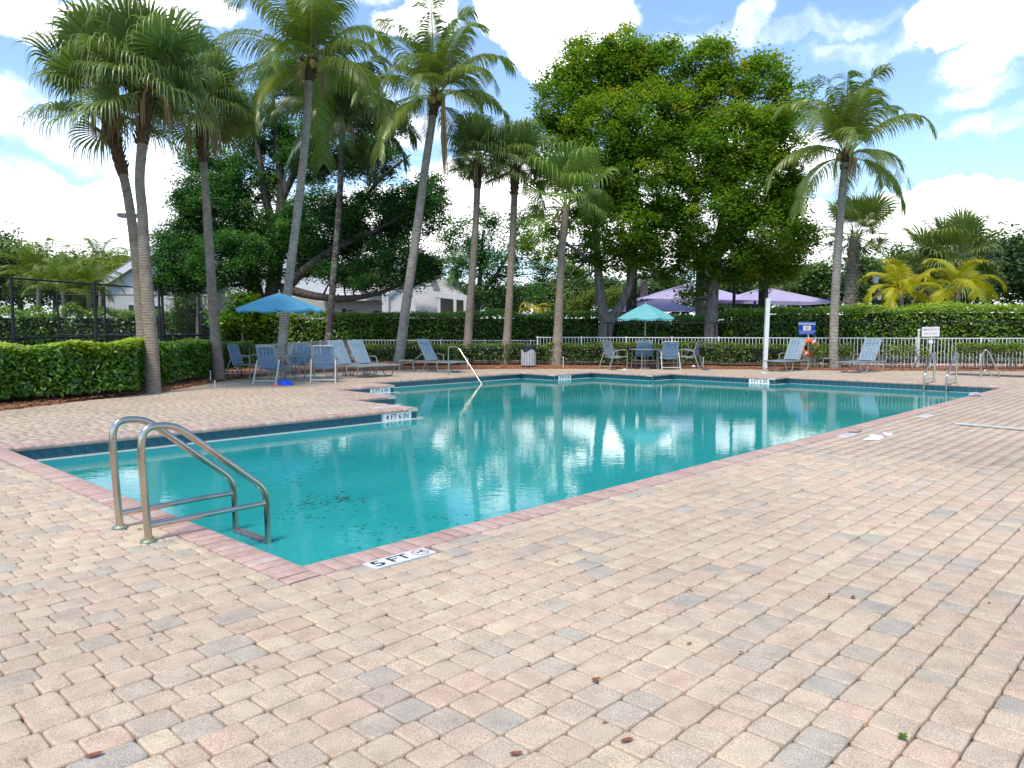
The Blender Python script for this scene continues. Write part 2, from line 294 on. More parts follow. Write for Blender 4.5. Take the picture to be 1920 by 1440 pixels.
class MB:
    def __init__(s): s.v = []; s.f = []; s.sm = []; s.t = []
    def add(s, vs, fs, smooth=False, tint=0.):
        o = len(s.v); s.v += [tuple(p) for p in vs]; s.f += [tuple(i + o for i in f) for f in fs]; s.sm += [smooth] * len(fs); s.t += [tint] * len(fs)
    def box(s, c, d, rz=0., tint=0., rot=None):
        c = Vector(c); Mx = rot if rot is not None else Matrix.Rotation(rz, 3, 'Z'); hx, hy, hz = d[0] / 2, d[1] / 2, d[2] / 2
        P = [c + Mx @ Vector((x * hx, y * hy, z * hz)) for x in (-1, 1) for y in (-1, 1) for z in (-1, 1)]
        s.add(P, [(0, 1, 3, 2), (4, 6, 7, 5), (0, 4, 5, 1), (2, 3, 7, 6), (0, 2, 6, 4), (1, 5, 7, 3)], False, tint)
    def beam(s, a, b, w, h=None, tint=0.):
        a, b = Vector(a), Vector(b); d = b - a; z = d.normalized(); up = Vector((0, 0, 1)) if abs(z.z) < .95 else Vector((0, 1, 0))
        x = up.cross(z).normalized(); y = z.cross(x); h = h or w
        P = [p + x * (i * w / 2) + y * (j * h / 2) for p in (a, b) for i, j in ((-1, -1), (1, -1), (1, 1), (-1, 1))]
        s.add(P, [(3, 2, 1, 0), (4, 5, 6, 7), (0, 1, 5, 4), (1, 2, 6, 5), (2, 3, 7, 6), (3, 0, 4, 7)], False, tint)
    def tube(s, pts, r, n=8, caps=True, tint=0.):
        pts = [Vector(p) for p in pts]; k = len(pts)
        rs = r if isinstance(r, (list, tuple)) else [r] * k
        prev = None; V = []
        for i, p in enumerate(pts):
            d = (pts[min(i + 1, k - 1)] - pts[max(i - 1, 0)]).normalized()
            if prev is None:
                up = Vector((0, 0, 1)) if abs(d.z) < .9 else Vector((1, 0, 0)); x = up.cross(d).normalized()
            else: x = (prev - d * prev.dot(d)).normalized()
            prev = x; y = d.cross(x)
            V += [p + (x * math.cos(2 * PI * j / n) + y * math.sin(2 * PI * j / n)) * rs[i] for j in range(n)]
        Fc = [(i * n + j, i * n + (j + 1) % n, (i + 1) * n + (j + 1) % n, (i + 1) * n + j) for i in range(k - 1) for j in range(n)]
        s.add(V, Fc, True, tint)
        if caps: s.add(V[:n], [tuple(range(n))[::-1]], False, tint); s.add(V[-n:], [tuple(range(n))], False, tint)
    def lathe(s, prof, n=16, c=(0, 0, 0), smooth=True, tint=0.):
        V = [(c[0] + r * math.cos(2 * PI * j / n), c[1] + r * math.sin(2 * PI * j / n), c[2] + z) for r, z in prof for j in range(n)]
        s.add(V, [(i * n + j, i * n + (j + 1) % n, (i + 1) * n + (j + 1) % n, (i + 1) * n + j) for i in range(len(prof) - 1) for j in range(n)], smooth, tint)
    def poly(s, pts, tint=0.): s.add(pts, [tuple(range(len(pts)))], False, tint)
    def prism(s, pts, z0, z1, tint=0.):
        n = len(pts); V = [(p[0], p[1], z0) for p in pts] + [(p[0], p[1], z1) for p in pts]
        s.add(V, [tuple(range(n))[::-1], tuple(range(n, 2 * n))] + [(i, (i + 1) % n, n + (i + 1) % n, n + i) for i in range(n)], False, tint)
    def mesh(s, name, m):
        me = bpy.data.meshes.new(name); me.from_pydata(s.v, [], s.f); me.polygons.foreach_set('use_smooth', s.sm)
        if any(s.t):
            a = me.attributes.new('tint', 'FLOAT', 'FACE'); a.data.foreach_set('value', s.t)
        me.materials.append(m if not isinstance(m, str) else M[m]); me.update(); return me
    def build(s, name, m, parent=None, loc=None, rot=None): return link(name, s.mesh(name, m), parent, loc, rot)
def copy_tree(o, parent=None):
    c = o.copy(); COL.objects.link(c); c.parent = parent
    for ch in list(o.children): copy_tree(ch, c)
    return c
def text_obj(txt, size, m, parent, loc, rot, name='lettering', sx=1., depth=0.0):
    cu = bpy.data.curves.new('txt', 'FONT'); cu.body = txt; cu.size = size; cu.align_x = 'CENTER'; cu.align_y = 'CENTER'; cu.extrude = depth; cu.resolution_u = 2; cu.offset = size * .012
    t = bpy.data.objects.new('tmp_text', cu); COL.objects.link(t); dg = bpy.context.evaluated_depsgraph_get(); dg.update()
    me = bpy.data.meshes.new_from_object(t.evaluated_get(dg)); me.materials.clear(); me.materials.append(M[m]); bpy.data.objects.remove(t)
    o = link(name, me, parent, loc, rot); o.scale = (sx, 1, 1); return o
def smooth_path(pts, sub=4):
    pts = [Vector(p) for p in pts]; out = []
    for i in range(len(pts) - 1):
        p0, p1, p2, p3 = pts[max(i - 1, 0)], pts[i], pts[i + 1], pts[min(i + 2, len(pts) - 1)]
        for k in range(sub):
            t = k / sub; out.append(.5 * ((2 * p1) + (p2 - p0) * t + (2 * p0 - 5 * p1 + 4 * p2 - p3) * t * t + (3 * p1 - p0 - 3 * p2 + p3) * t ** 3))
    return out + [pts[-1]]
def fillet(pts, r, n=5):
    """round the corners of a polyline"""
    pts = [Vector(p) for p in pts]; out = [pts[0]]
    for i in range(1, len(pts) - 1):
        a = (pts[i - 1] - pts[i]); b = (pts[i + 1] - pts[i]); q = min(r, a.length * .49, b.length * .49)
        A = pts[i] + a.normalized() * q; B = pts[i] + b.normalized() * q
        for k in range(n + 1):
            t = k / n; out.append(A.lerp(pts[i], t).lerp(pts[i].lerp(B, t), t))
    return out + [pts[-1]]
# ------------------------------------------------------------------ pool outline in pool coordinates (a along the long edge, b across)
AR = [(-0.0, 5.4, 18.9), (5.4, 8.7, 18.2), (8.7, 10.95, 17.1), (10.95, 12.3, 15.25)]       # right side per b band
AL = [(-0.0, 6.5, 0.0), (6.5, 8.65, 6.22), (8.65, 11.05, 7.42), (11.05, 12.3, 9.25)]
OUT = [(0, 0), (0, 6.5), (6.22, 6.5), (6.22, 8.65), (7.42, 8.65), (7.42, 11.05), (9.25, 11.05), (9.25, 12.3), (15.25, 12.3), (15.25, 10.95),
       (17.1, 10.95), (17.1, 8.7), (18.2, 8.7), (18.2, 5.4), (18.9, 5.4), (18.9, 0)]
CW = .205                                                          # coping width on the deck
WADE = [(23.05, 2.3), (24.3, 2.3), (24.3, -4.0), (23.05, -4.0)]
def pick(tab, b):
    for b0, b1, a in tab:
        if b0 <= b < b1: return a
    return None
def forbid(b, w=CW):
    """intervals of a occupied by pools (grown by w) at this b"""
    r = []
    ls = [a for b0, b1, a in AL if b0 - w <= b < b1 + w]; rs = [a for b0, b1, a in AR if b0 - w <= b < b1 + w]
    if ls and rs: r.append((min(ls) - w, max(rs) + w))
    if -4.0 - w <= b < 2.3 + w: r.append((23.05 - w, 24.3 + w))
    return r
def bbreaks(w, lo, hi):
    s = {lo, hi, -w, -4.0 - w, 2.3 + w}
    for b0, b1, a in AL: s.add(b1 + w)
    for b0, b1, a in AR: s.add(b0 - w if b0 == 0 else b0 + w); s.add(b1 + w)
    return sorted(x for x in s if lo <= x <= hi)
def free(b, lo, hi, w=CW):
    iv = sorted(forbid(b, w)); out = []; x = lo
    for p, q in iv:
        if p > x: out.append((x, p))
        x = max(x, q)
    if x < hi: out.append((x, hi))
    return out
# ------------------------------------------------------------------ deck base, mulch, lawn
def sheet(name, lo_a, hi_a, lo_b, hi_b, z, m, w):
    mb = MB(); bb = bbreaks(w, lo_b, hi_b)
    for b0, b1 in zip(bb, bb[1:]):
        for a0, a1 in free((b0 + b1) / 2, lo_a, hi_a, w): mb.poly([W(a0, b0, z), W(a1, b0, z), W(a1, b1, z), W(a0, b1, z)])
    return mb.build(name, m)
deck = sheet('pool_deck', -16, 36, -14, 36, -.024, 'joint', .002)
tag(deck, 'brick paved pool deck in pink, cream and grey pavers', kind='structure')
g = MB()
for a0, a1, b0, b1 in ((-500, -16, -500, 500), (36, 500, -500, 500), (-16, 36, -500, -14), (-16, 36, 36, 500)):
    g.poly([W(a0, b0, -.05), W(a1, b0, -.05), W(a1, b1, -.05), W(a0, b1, -.05)])
tag(g.build('ground', 'soil'), 'green lawn ground stretching beyond the pool deck', kind='structure')
ML = [(-11.2, 8.5), (-9.6, 11), (-8.64, 12.85), (-8.24, 14.53), (-7.75, 16.3), (-7.6, 18.2), (-7.6, 19.9), (-7.3, 21.3), (-6.4, 23.4), (-4.6, 24.8), (-2, 25.6), (.5, 25.9), (7, 25.7), (10, 25.1), (14, 24.7), (19, 24.4), (28, 24.4)]
MLs = [p.to_tuple() for p in smooth_path([(x, y, 0) for x, y in ML], 4)]
mu = MB()
def outset(i, d, pts):
    a = Vector(pts[max(i - 1, 0)][:2]); b = Vector(pts[min(i + 1, len(pts) - 1)][:2]); t = (b - a).normalized(); n = Vector((-t.y, t.x)); return Vector(pts[i][:2]) + n * d
rows = []
for d, z in ((0, -.01), (.12, .015), (.6, .035), (1.5, .05), (3.5, .05), (6, .02)):
    rr = []
    for i in range(len(MLs)):
        p = outset(i, d + (random.uniform(-.05, .05) if d < .3 else 0), MLs)
        if d >= 3 and p.x < -7.6: p.x = max(p.x, -15)
        rr.append((p.x, p.y, z + random.uniform(-.01, .01) * (d > 0)))
    rows.append(rr)
n_ = len(MLs); mu.add([p for r in rows for p in r], [(k * n_ + i, k * n_ + i + 1, (k + 1) * n_ + i + 1, (k + 1) * n_ + i) for k in range(5) for i in range(n_ - 1)], True)
tag(mu.build('mulch_bed', 'mulch'), 'reddish pine straw mulch bed along the hedges', kind='structure')
# loose straw and chips on it
cm = MB()
for k in range(9000):
    i = random.randrange(2, n_ - 6); p = outset(i, abs(random.gauss(0, .55)) - .05, MLs); q = Vector(MLs[i + 1][:2]) - Vector(MLs[i][:2]); p = p + q * random.random()
    l = random.uniform(.03, .10); a = random.uniform(0, PI); t = random.random()
    dx, dy = math.cos(a) * l / 2, math.sin(a) * l / 2; wx, wy = -math.sin(a) * .008, math.cos(a) * .008; z = random.uniform(.02, .065)
    cm.add([(p.x - dx - wx, p.y - dy - wy, z), (p.x + dx - wx, p.y + dy - wy, z + random.uniform(-.02, .02)), (p.x + dx + wx, p.y + dy + wy, z + .004), (p.x - dx + wx, p.y - dy + wy, z)], [(0, 1, 2, 3)], False, t)
tag(cm.build('mulch_chips', 'mulch_chip'), 'loose straw and bark chips scattered on the mulch bed', 'mulch', kind='stuff')
# ------------------------------------------------------------------ pavers
DECKPOLY = np.array([(x, y) for x, y, z in MLs] + [(28, -4), (-12, -4)])
def inpoly(P, poly):
    x, y = P[:, 0], P[:, 1]; r = np.zeros(len(P), bool); n = len(poly)
    for i in range(n):
        x0, y0 = poly[i]; x1, y1 = poly[(i + 1) % n]
        c = ((y0 > y) != (y1 > y)); with_ = (x1 - x0) * (y - y0) / ((y1 - y0) if y1 != y0 else 1e-9) + x0
        r ^= c & (x < with_)
    return r
def rrect(n, cr=.16):
    """unit rounded rectangle outline with gently bulging sides; half size 1"""
    out = []; r = .22
    if n == 8: return np.array([(1, -.84), (1, .84), (.86, .985), (-.86, .985), (-1, .84), (-1, -.84), (-.86, -.985), (.86, -.985)])
    for qx, qy, a0 in ((1, 1, 0), (-1, 1, 90), (-1, -1, 180), (1, -1, 270)):
        for a in ((8, 45, 82) if n < 20 else (4, 30, 60, 86)):
            t = R(a0 + a); out.append((qx * (1 - r) + r * math.cos(t), qy * (1 - r) + r * math.sin(t)))
        m = {0: (0, 1.03), 90: (-1.035, 0), 180: (0, -1.03), 270: (1.035, 0)}[a0]; out.append(m)
    return np.array(out)
def paver_template(n, full):
    o = rrect(n); 
    rings = [(1, 1, -.026), (1, 1, -.008), (.97, .96, -.0012), (.86, .88, .0006)] if full else [(1, 1, -.016), (.975, .975, 0)]
    return o, rings
def build_pavers():
    cells = []; w = CW + .010
    bb = bbreaks(w, -9.0, 24.0)
    for b0, b1 in zip(bb, bb[1:]):
        n = max(1, round((b1 - b0) / .149)); p = (b1 - b0) / n
        for k in range(n):
            bc = b0 + (k + .5) * p
            for a0, a1 in free(bc, -9.0, 32.0, w):
                x = a0
                while x < a1 - .03:
                    l = random.choices((.150, .222, .112, .165), (60, 12, 12, 16))[0]
                    if x == a0 and random.random() < .5: l = .10
                    l = min(l, a1 - x)
                    if a1 - x - l < .06: l = a1 - x
                    cells.append((x + l / 2, bc, l, p)); x += l
    c = np.array(cells); wp = C0.x + E1.x * c[:, 0] + E2.x * c[:, 1], C0.y + E1.y * c[:, 0] + E2.y * c[:, 1]
    P = np.stack(wp, 1); keep = inpoly(P, DECKPOLY) & (P[:, 1] > .5) & (np.abs(P[:, 0]) < .72 * P[:, 1] + 2.4)
    # leave the slot of the flush depth marker open
    keep &= ~((c[:, 0] > .24) & (c[:, 0] < .78) & (c[:, 1] > -.365) & (c[:, 1] < -.2))
    c = c[keep]; P = P[keep]; n = len(c)
    dist = np.hypot(P[:, 0], P[:, 1]); inview = (np.abs(P[:, 0]) < .66 * P[:, 1] + .05) & (P[:, 1] > 2.35)
    order = np.argsort(np.where(inview, dist, 1e3)); near = set(order[:300].tolist())
    meshes = {}
    def pm(l, p):
        key = (round(l / .012), round(p / .02))
        if key in meshes: return meshes[key]
        o, rings = paver_template(20, True); L_, P_ = l - .0075, p - .0075; mb = MB(); V = []
        for rx, ry, z in rings: V += [(q[0] * L_ / 2 * (1 - (1 - rx) * .13 / L_ * 1.), q[1] * P_ / 2 * ry, z) for q in o]
        k = 20; Fc = [(i * k + j, i * k + (j + 1) % k, (i + 1) * k + (j + 1) % k, (i + 1) * k + j) for i in range(3) for j in range(k)]
        mb.add(V, Fc, True); mb.add(V[-k:], [tuple(range(k))], True)
        meshes[key] = (mb.mesh('paver', 'paver'), l, p); return meshes[key]
    for i in sorted(near):
        me, l, p = pm(c[i, 2], c[i, 3]); o = link('paver', me, deck, (P[i, 0], P[i, 1], random.uniform(-.003, .003)), (random.gauss(0, .012), random.gauss(0, .012), TH + random.gauss(0, .012)))
        o.scale = (c[i, 2] / l, c[i, 3] / p, 1)
    rest = np.array([i for i in range(n) if i not in near]); mid = rest[dist[rest] < 9]; far = rest[dist[rest] >= 9]
    Vs = []; F4 = []; FN = {}; tints = []; off = 0
    ct, st = math.cos(TH), math.sin(TH)
    parts = []
    for idx, (nn, full) in ((mid, (16, True)), (far, (8, False))):
        o, rings = paver_template(nn, full); m = len(idx); gp_ = .0075 if full else .0045; L_ = c[idx, 2] - gp_; P_ = c[idx, 3] - gp_; V = np.zeros((m, len(rings), nn, 3))
        k_ = 1. if full else .35; tx, ty = RNG.normal(0, .012 * k_, m), RNG.normal(0, .012 * k_, m); z0 = RNG.uniform(-.003, .003, m) * k_
        rz = RNG.normal(0, .01, m) + TH; cc, ss = np.cos(rz), np.sin(rz)
        for k, (rx, ry, z) in enumerate(rings):
            lx = o[None, :, 0] * (L_[:, None] / 2) * rx; ly = o[None, :, 1] * (P_[:, None] / 2) * ry
            V[:, k, :, 0] = P[idx, 0][:, None] + lx * cc[:, None] - ly * ss[:, None]; V[:, k, :, 1] = P[idx, 1][:, None] + lx * ss[:, None] + ly * cc[:, None]
            V[:, k, :, 2] = z + z0[:, None] + lx * tx[:, None] + ly * ty[:, None]
        nr = len(rings); base = off + np.arange(m)[:, None, None] * (nr * nn)
        j = np.arange(nn); q = np.concatenate([np.stack([i * nn + j, i * nn + (j + 1) % nn, (i + 1) * nn + (j + 1) % nn, (i + 1) * nn + j], 1) for i in range(nr - 1)])
        t = RNG.random(m)
        parts.append((V.reshape(-1, 3), (base + q[None]).reshape(-1, 4), (base[:, 0, :1] + (nr - 1) * nn + j[None]).reshape(-1, nn), np.repeat(t, len(q)), t)); off += m * nr * nn
    V = np.concatenate([p[0] for p in parts])
    me = mesh_np('paver_field', V, [parts[0][1], parts[1][1], parts[0][2], parts[1][2]], M['paver'], np.concatenate([parts[0][3], parts[1][3], parts[0][4], parts[1][4]]), True)
    tag(link('paver_field', me, deck), kind='stuff')
    print('pavers', n, 'tris est', len(mid) * 110 + len(far) * 22)
build_pavers()
# ------------------------------------------------------------------ the swimming pool
FLOOR = -1.45; WZ = -.185
pool = MB(); n = len(OUT)
for i in range(n):
    p, q = OUT[i], OUT[(i + 1) % n]; pool.poly([(p[0], p[1], -.01), (p[0], p[1], FLOOR), (q[0], q[1], FLOOR), (q[0], q[1], -.01)])
for (b0, b1) in zip(sorted({x for t in AL + AR for x in t[:2]}), sorted({x for t in AL + AR for x in t[:2]})[1:]):
    m_ = (b0 + b1) / 2; a0, a1 = pick(AL, m_), pick(AR, m_)
    z = FLOOR; pool.poly([(a0, b0, z), (a1, b0, z), (a1, b1, z), (a0, b1, z)])
for k in range(3): # entry steps in the far left bay
    pool.box(((9.25 + 15.25) / 2, 12.3 - .18 - k * .32, -.42 - k * .26 - .4), (5.98, .36 + .0, .8))
pr = pool.build('swimming_pool', 'plaster', None, (C0.x, C0.y, 0), (0, 0, TH)); tag(pr, 'teal swimming pool with brick coping and stepped sides', kind='structure')
def coping_mesh(L_, ins=0.0):
    prof = [(CW, -.06), (CW, -.006), (CW - .006, .001), (.06, .004), (.0, .0035), (-.016, -.003), (-.029, -.018), (-.033, -.034), (-.026, -.052), (-.012, -.062), (0, -.063)]
    mb = MB(); k = len(prof)
    if ins: prof = [(x * .985 - .002 if x > .1 else x + ins, z - ins if z > -.02 else z) for x, z in prof]
    ys = [(-L_ / 2, .94), (-L_ / 2 + .005, 1), (L_ / 2 - .005, 1), (L_ / 2, .94)]
    V = []
    for y, s in ys: V += [((x - .08) * (s if s == 1 else .985) + .08, y, (z + .03) * s - .03) for x, z in prof]
    mb.add(V, [(i * k + j, i * k + (j + 1) % k, (i + 1) * k + (j + 1) % k, (i + 1) * k + j) for i in range(3) for j in range(k - 1)], True)
    mb.add(V[:k], [tuple(range(k))]); mb.add(V[-k:], [tuple(range(k))[::-1]])
    return mb
cop = coping_mesh(.100).mesh('coping_brick', 'coping')
bricks = []; edges = []
for i in range(n):
    p0 = Vector(OUT[i]); p1 = Vector(OUT[(i + 1) % n]); pp = Vector(OUT[i - 1]); pn = Vector(OUT[(i + 2) % n]); t = (p1 - p0).normalized(); nrm_ = Vector((-t.y, t.x))
    def right_turn(a, b, c): u, v = b - a, c - b; return (u.x * v.y - u.y * v.x) < 0
    s0 = -CW if right_turn(pp, p0, p1) else 0.0                       # interior corner: this edge fills the corner square
    s1 = 0.0 if right_turn(p0, p1, pn) else -CW                       # pier tip: stop short, the next edge caps it
    s0 = s0 if right_turn(pp, p0, p1) else -0.03
    L_ = (p1 - p0).length; a0, a1 = s0, L_ + s1
    edges.append((p0, t, nrm_, L_)); k = max(1, round((a1 - a0) / .107)); st_ = (a1 - a0) / k
    for j in range(k):
        c = p0 + t * (a0 + (j + .5) * st_); bricks.append((c, nrm_, st_))
    mt = coping_mesh(a1 - a0 - .004, .007); c = p0 + t * ((a0 + a1) / 2)
    mt.build('coping_mortar', 'mortar', pr, (c.x, c.y, -.004), (0, 0, math.atan2(nrm_.y, nrm_.x)))
def bkey(b): w = W(b[0].x, b[0].y); return w.length if abs(w.x) < .7 * w.y else 1e3 + w.length
bricks.sort(key=bkey)
for k, (c, nn, st_) in enumerate(bricks[:300]):
    o = link('coping_brick', cop, pr, (c.x, c.y, random.uniform(-.0015, .0015)), (random.gauss(0, .008), random.gauss(0, .006), math.atan2(nn.y, nn.x) + random.gauss(0, .008))); o.scale = (1, (st_ - .006) / .1, 1)
cb = MB()
for c, nn, st_ in bricks[300:]:
    tmp = coping_mesh(st_ - .006); Rm = Matrix.Rotation(math.atan2(nn.y, nn.x), 3, 'Z'); cb.add([Rm @ Vector(v) + Vector((c.x, c.y, random.uniform(-.0015, .0015))) for v in tmp.v], tmp.f, False, random.random())
tag(cb.build('coping_bricks', 'coping', pr), kind='stuff')
# waterline tiles, grout strip, submerged ledge and depth markers
def marker_plate(txt, parent, loc, rot, wdt, hgt, size, extra=None):
    f_ = MB(); 
    f_.box((0, 0, 0), (wdt, hgt, .008)); pl = f_.build('depth_marker', 'white_tile', parent, loc, rot)
    text_obj(txt, size, 'black_paint', pl, (0 if not extra else -.075, -size * .02, .0055), (0, 0, 0), 'lettering'); return pl
M['white_tile'] = noise_mat('white_glazed_tile', (.72, .72, .68), (.80, .80, .76), 12, .25)
M['black_paint'] = mat('black_paint', (.012, .012, .014), .4)[0]
M['grey_print'] = mat('worn_grey_print', (.45, .45, .44), .6)[0]
M['red_paint'] = mat('faded_red_paint', (.45, .16, .14), .5)[0]
tile_me = MB(); tile_me.box((0, 0, 0), (.006, .147, .122)); tile_me = tile_me.mesh('waterline_tile', 'tile')
tiles_hidden = MB()
for i, (p0, t, nn, L_) in enumerate(edges):
    mid = p0 + t * L_ / 2; wmid = W(mid.x, mid.y); inw = E1 * (-nn.x) + E2 * (-nn.y); vis = inw.dot(-wmid.xy) > 0
    k = max(1, round(L_ / .153)); st_ = L_ / k; ang = math.atan2(-nn.y, -nn.x)
    gs = MB(); gs.box((0, 0, 0), (.004, L_, .13)); c = p0 + t * L_ / 2 - nn * .003
    gs.build('grout_strip', 'grout', pr, (c.x, c.y, -.128), (0, 0, ang))
    marks = {1: [(5.80, '4 FT 6 IN')], 5: [(L_ - .40, '3 FT 6 IN')], 9: [(.47, '3 FT 6 IN')], 12: [(2.84, '4 FT 6 IN')]}.get(i, [])
    for j in range(k):
        s_ = (j + .5) * st_; c = p0 + t * s_ - nn * .008
        if any(abs(s_ - x) < .28 for x, _ in marks): continue
        if vis: o = link('waterline_tile', tile_me, pr, (c.x, c.y, -.126), (0, 0, ang)); o.scale = (1, (st_ - .006) / .147, 1)
        else: tiles_hidden.box((c.x, c.y, -.126), (.006, st_ - .006, .122), ang)
    for x, txt in marks:
        c = p0 + t * x - nn * .010
        rot = Matrix.Rotation(ang, 3, 'Z') @ Matrix(((0, 0, 1), (1, 0, 0), (0, 1, 0)))
        marker_plate(txt, pr, (c.x, c.y, -.126), rot.to_euler(), .60, .124, .125)
    # pale plaster ledge just under the water
    if i not in (0, 15):
        lg = MB(); c = p0 + t * L_ / 2 - nn * .08; lg.box((c.x, c.y, WZ - .0285), (.16, L_ + (.2 if i in (1, 3, 5, 12) else 0), .06), ang); lg.build('plaster_ledge', 'ledge', pr)
tag(tiles_hidden.build('waterline_tiles', 'tile', pr), kind='stuff')
# flush depth marker on the deck: 5 FT and the no diving symbol
dm = MB(); dm.box((0, 0, 0), (.46, .142, .02)); c = W(.51, -.283, -.008)
deck_marker = dm.build('depth_marker', 'white_tile', deck, c, (0, 0, TH))
text_obj('5', .14, 'black_paint', deck_marker, (-.165, 0, .0105), (0, 0, 0), 'lettering', 1.35)
text_obj('FT', .13, 'black_paint', deck_marker, (-.01, 0, .0105), (0, 0, 0), 'lettering', 1.15)
ring = MB(); rr = .056
for rot_ in (0,):
    V = []
    for k in range(28):
        a = 2 * PI * k / 28; V += [(rr * math.cos(a), rr * math.sin(a), .0112), ((rr - .007) * math.cos(a), (rr - .007) * math.sin(a), .0112)]
    ring.add(V, [(2 * k, 2 * ((k + 1) % 28), 2 * ((k + 1) % 28) + 1, 2 * k + 1) for k in range(28)])
ring.beam((-.037, .037, .0115), (.037, -.037, .0115), .006, .0006)
ring.build('no_diving_ring', 'red_paint', deck_marker, (.155, 0, 0))
dv = MB(); dv.beam((-.03, -.005, .0108), (.02, .02, .0108), .008, .0006); dv.beam((.005, .012, .0108), (.03, -.02, .0108), .007, .0006); dv.lathe([(0, .011), (.009, .011)], 10, (.028, .02, 0)); dv.build('diver_figure', 'black_paint', deck_marker, (.155, 0, 0))
# other flush white marker tiles
for (u, v, du, txt) in ((1737, 780, .42, '5 FT'), (727, 763, .5, '4 FT 6 IN'), (1590, 816, .36, '5 FT')):
    p = G(u, v); w_ = MB(); w_.box((0, 0, 0), (du, .14, .012)); pl = w_.build('depth_marker', 'white_tile', deck, (p.x, p.y, .001), (0, 0, TH)); text_obj(txt, .085 if du > .45 else .11, 'grey_print', pl, (0, 0, .0065), (0, 0, 0), 'lettering')
# wading pool at the right
wp_ = MB()
for i in range(4):
    p, q = WADE[i], WADE[(i + 1) % 4]; wp_.poly([(p[0], p[1], -.01), (p[0], p[1], -.7), (q[0], q[1], -.7), (q[0], q[1], -.01)])
wp_.poly([(x, y, -.7) for x, y in WADE]); wo = wp_.build('wading_pool', 'tile', None, (C0.x, C0.y, 0), (0, 0, TH)); tag(wo, 'dark tiled wading pool beside the main pool', kind='structure')
k = MB()
for (x, y), (sx, sy) in (((23.05 - .1, -.85), (.2, 6.7)), ((24.3 + .1, -.85), (.2, 6.7)), ((23.675, 2.4), (1.24, .2)), ((23.675, -4.1), (1.24, .2))): k.box((x, y, -.028), (sx, sy, .06))
k.build('coping', 'coping', wo)
# water bodies
wm = MB()
for (b0, b1) in zip(sorted({x for t in AL + AR for x in t[:2]}), sorted({x for t in AL + AR for x in t[:2]})[1:]):
    m_ = (b0 + b1) / 2; wm.poly([W(pick(AL, m_), b0, WZ), W(pick(AR, m_), b0, WZ), W(pick(AR, m_), b1, WZ), W(pick(AL, m_), b1, WZ)])
wm.poly([W(x, y, WZ) for x, y in WADE][::-1])
tag(wm.build('water', 'water'), 'calm teal pool water reflecting trees and clouds', kind='structure')
# ------------------------------------------------------------------ pool ladders and hand rails
def pool_ladder(a, b, label, brace_z=.10):
    t = thing('pool_ladder', label, 'pool ladder', W(a, b), TH, 'steel pool ladders')
    for s in (1, -1):
        y = s * .25; path = fillet([(0, y, .004), (-.03, y, .60), (-.01, y, .755), (.19, y, .755), (.80, y, .25), (.845, y, .16), (.86, y, -1.15)], .13, 6)
        m = MB(); m.tube(path, .0245, 14); m.build('handrail', 'steel', t)
        m = MB(); m.tube([(-.012, y, .105), (.835, y, .115)], .0195, 10); m.build('brace_bar', 'steel', t)
        m = MB(); m.lathe([(0, .022), (.03, .022), (.048, .014), (.055, .004), (.055, 0)], 20, (0, y, .001)); m.build('base_flange', 'flange', t)
    for z in (-.185, -.45, -.72, -.99):
        m = MB(); m.box((.86, 0, z), (.085, .50, .022)); m.build('tread', 'tread', t)
    return t
M['tread'] = noise_mat('ladder_tread', (.09, .10, .11), (.16, .17, .18), 30, .5)
pool_ladder(-.40, 1.45, 'steel pool ladder with two arched handrails at the near corner of the pool')
lad = pool_ladder(19.32, 1.42, 'small steel pool ladder at the far right end of the pool'); lad.rotation_euler = (0, 0, TH + PI)
t = thing('hand_rail', 'single bent steel hand rail going down the steps of the far left bay', 'hand rail', W(12.72, 12.9), TH - PI / 2)
m = MB(); m.tube(fillet([(0, 0, .01), (0, 0, .84), (.42, .0, .84), (1.5, 0, -.30), (1.62, 0, -.9)], .12, 6), .02, 10); m.build('rail', 'steel', t)
m = MB(); m.lathe([(0, .02), (.05, .015), (.055, 0)], 16); m.build('base_flange', 'flange', t)
t = thing('wading_pool_rail', 'curved steel hand rail beside the small wading pool at the right', 'hand rail', G(1838, 708), -.25)
m = MB(); m.tube(fillet([(0, 0, .01), (.02, 0, .66), (.10, .0, .80), (.20, 0, .70), (.36, 0, .30), (.46, 0, .18), (.46, 0, .0)], .1, 6), .02, 10); m.tube(fillet([(.02, 0, .05), (.10, 0, .22), (.20, 0, .18), (.30, .0, .03)], .06, 5), .018, 10); m.build('rail', 'steel', t)
m = MB(); m.lathe([(0, .02), (.055, .015), (.06, 0)], 16); m.build('base_flange', 'flange', t)
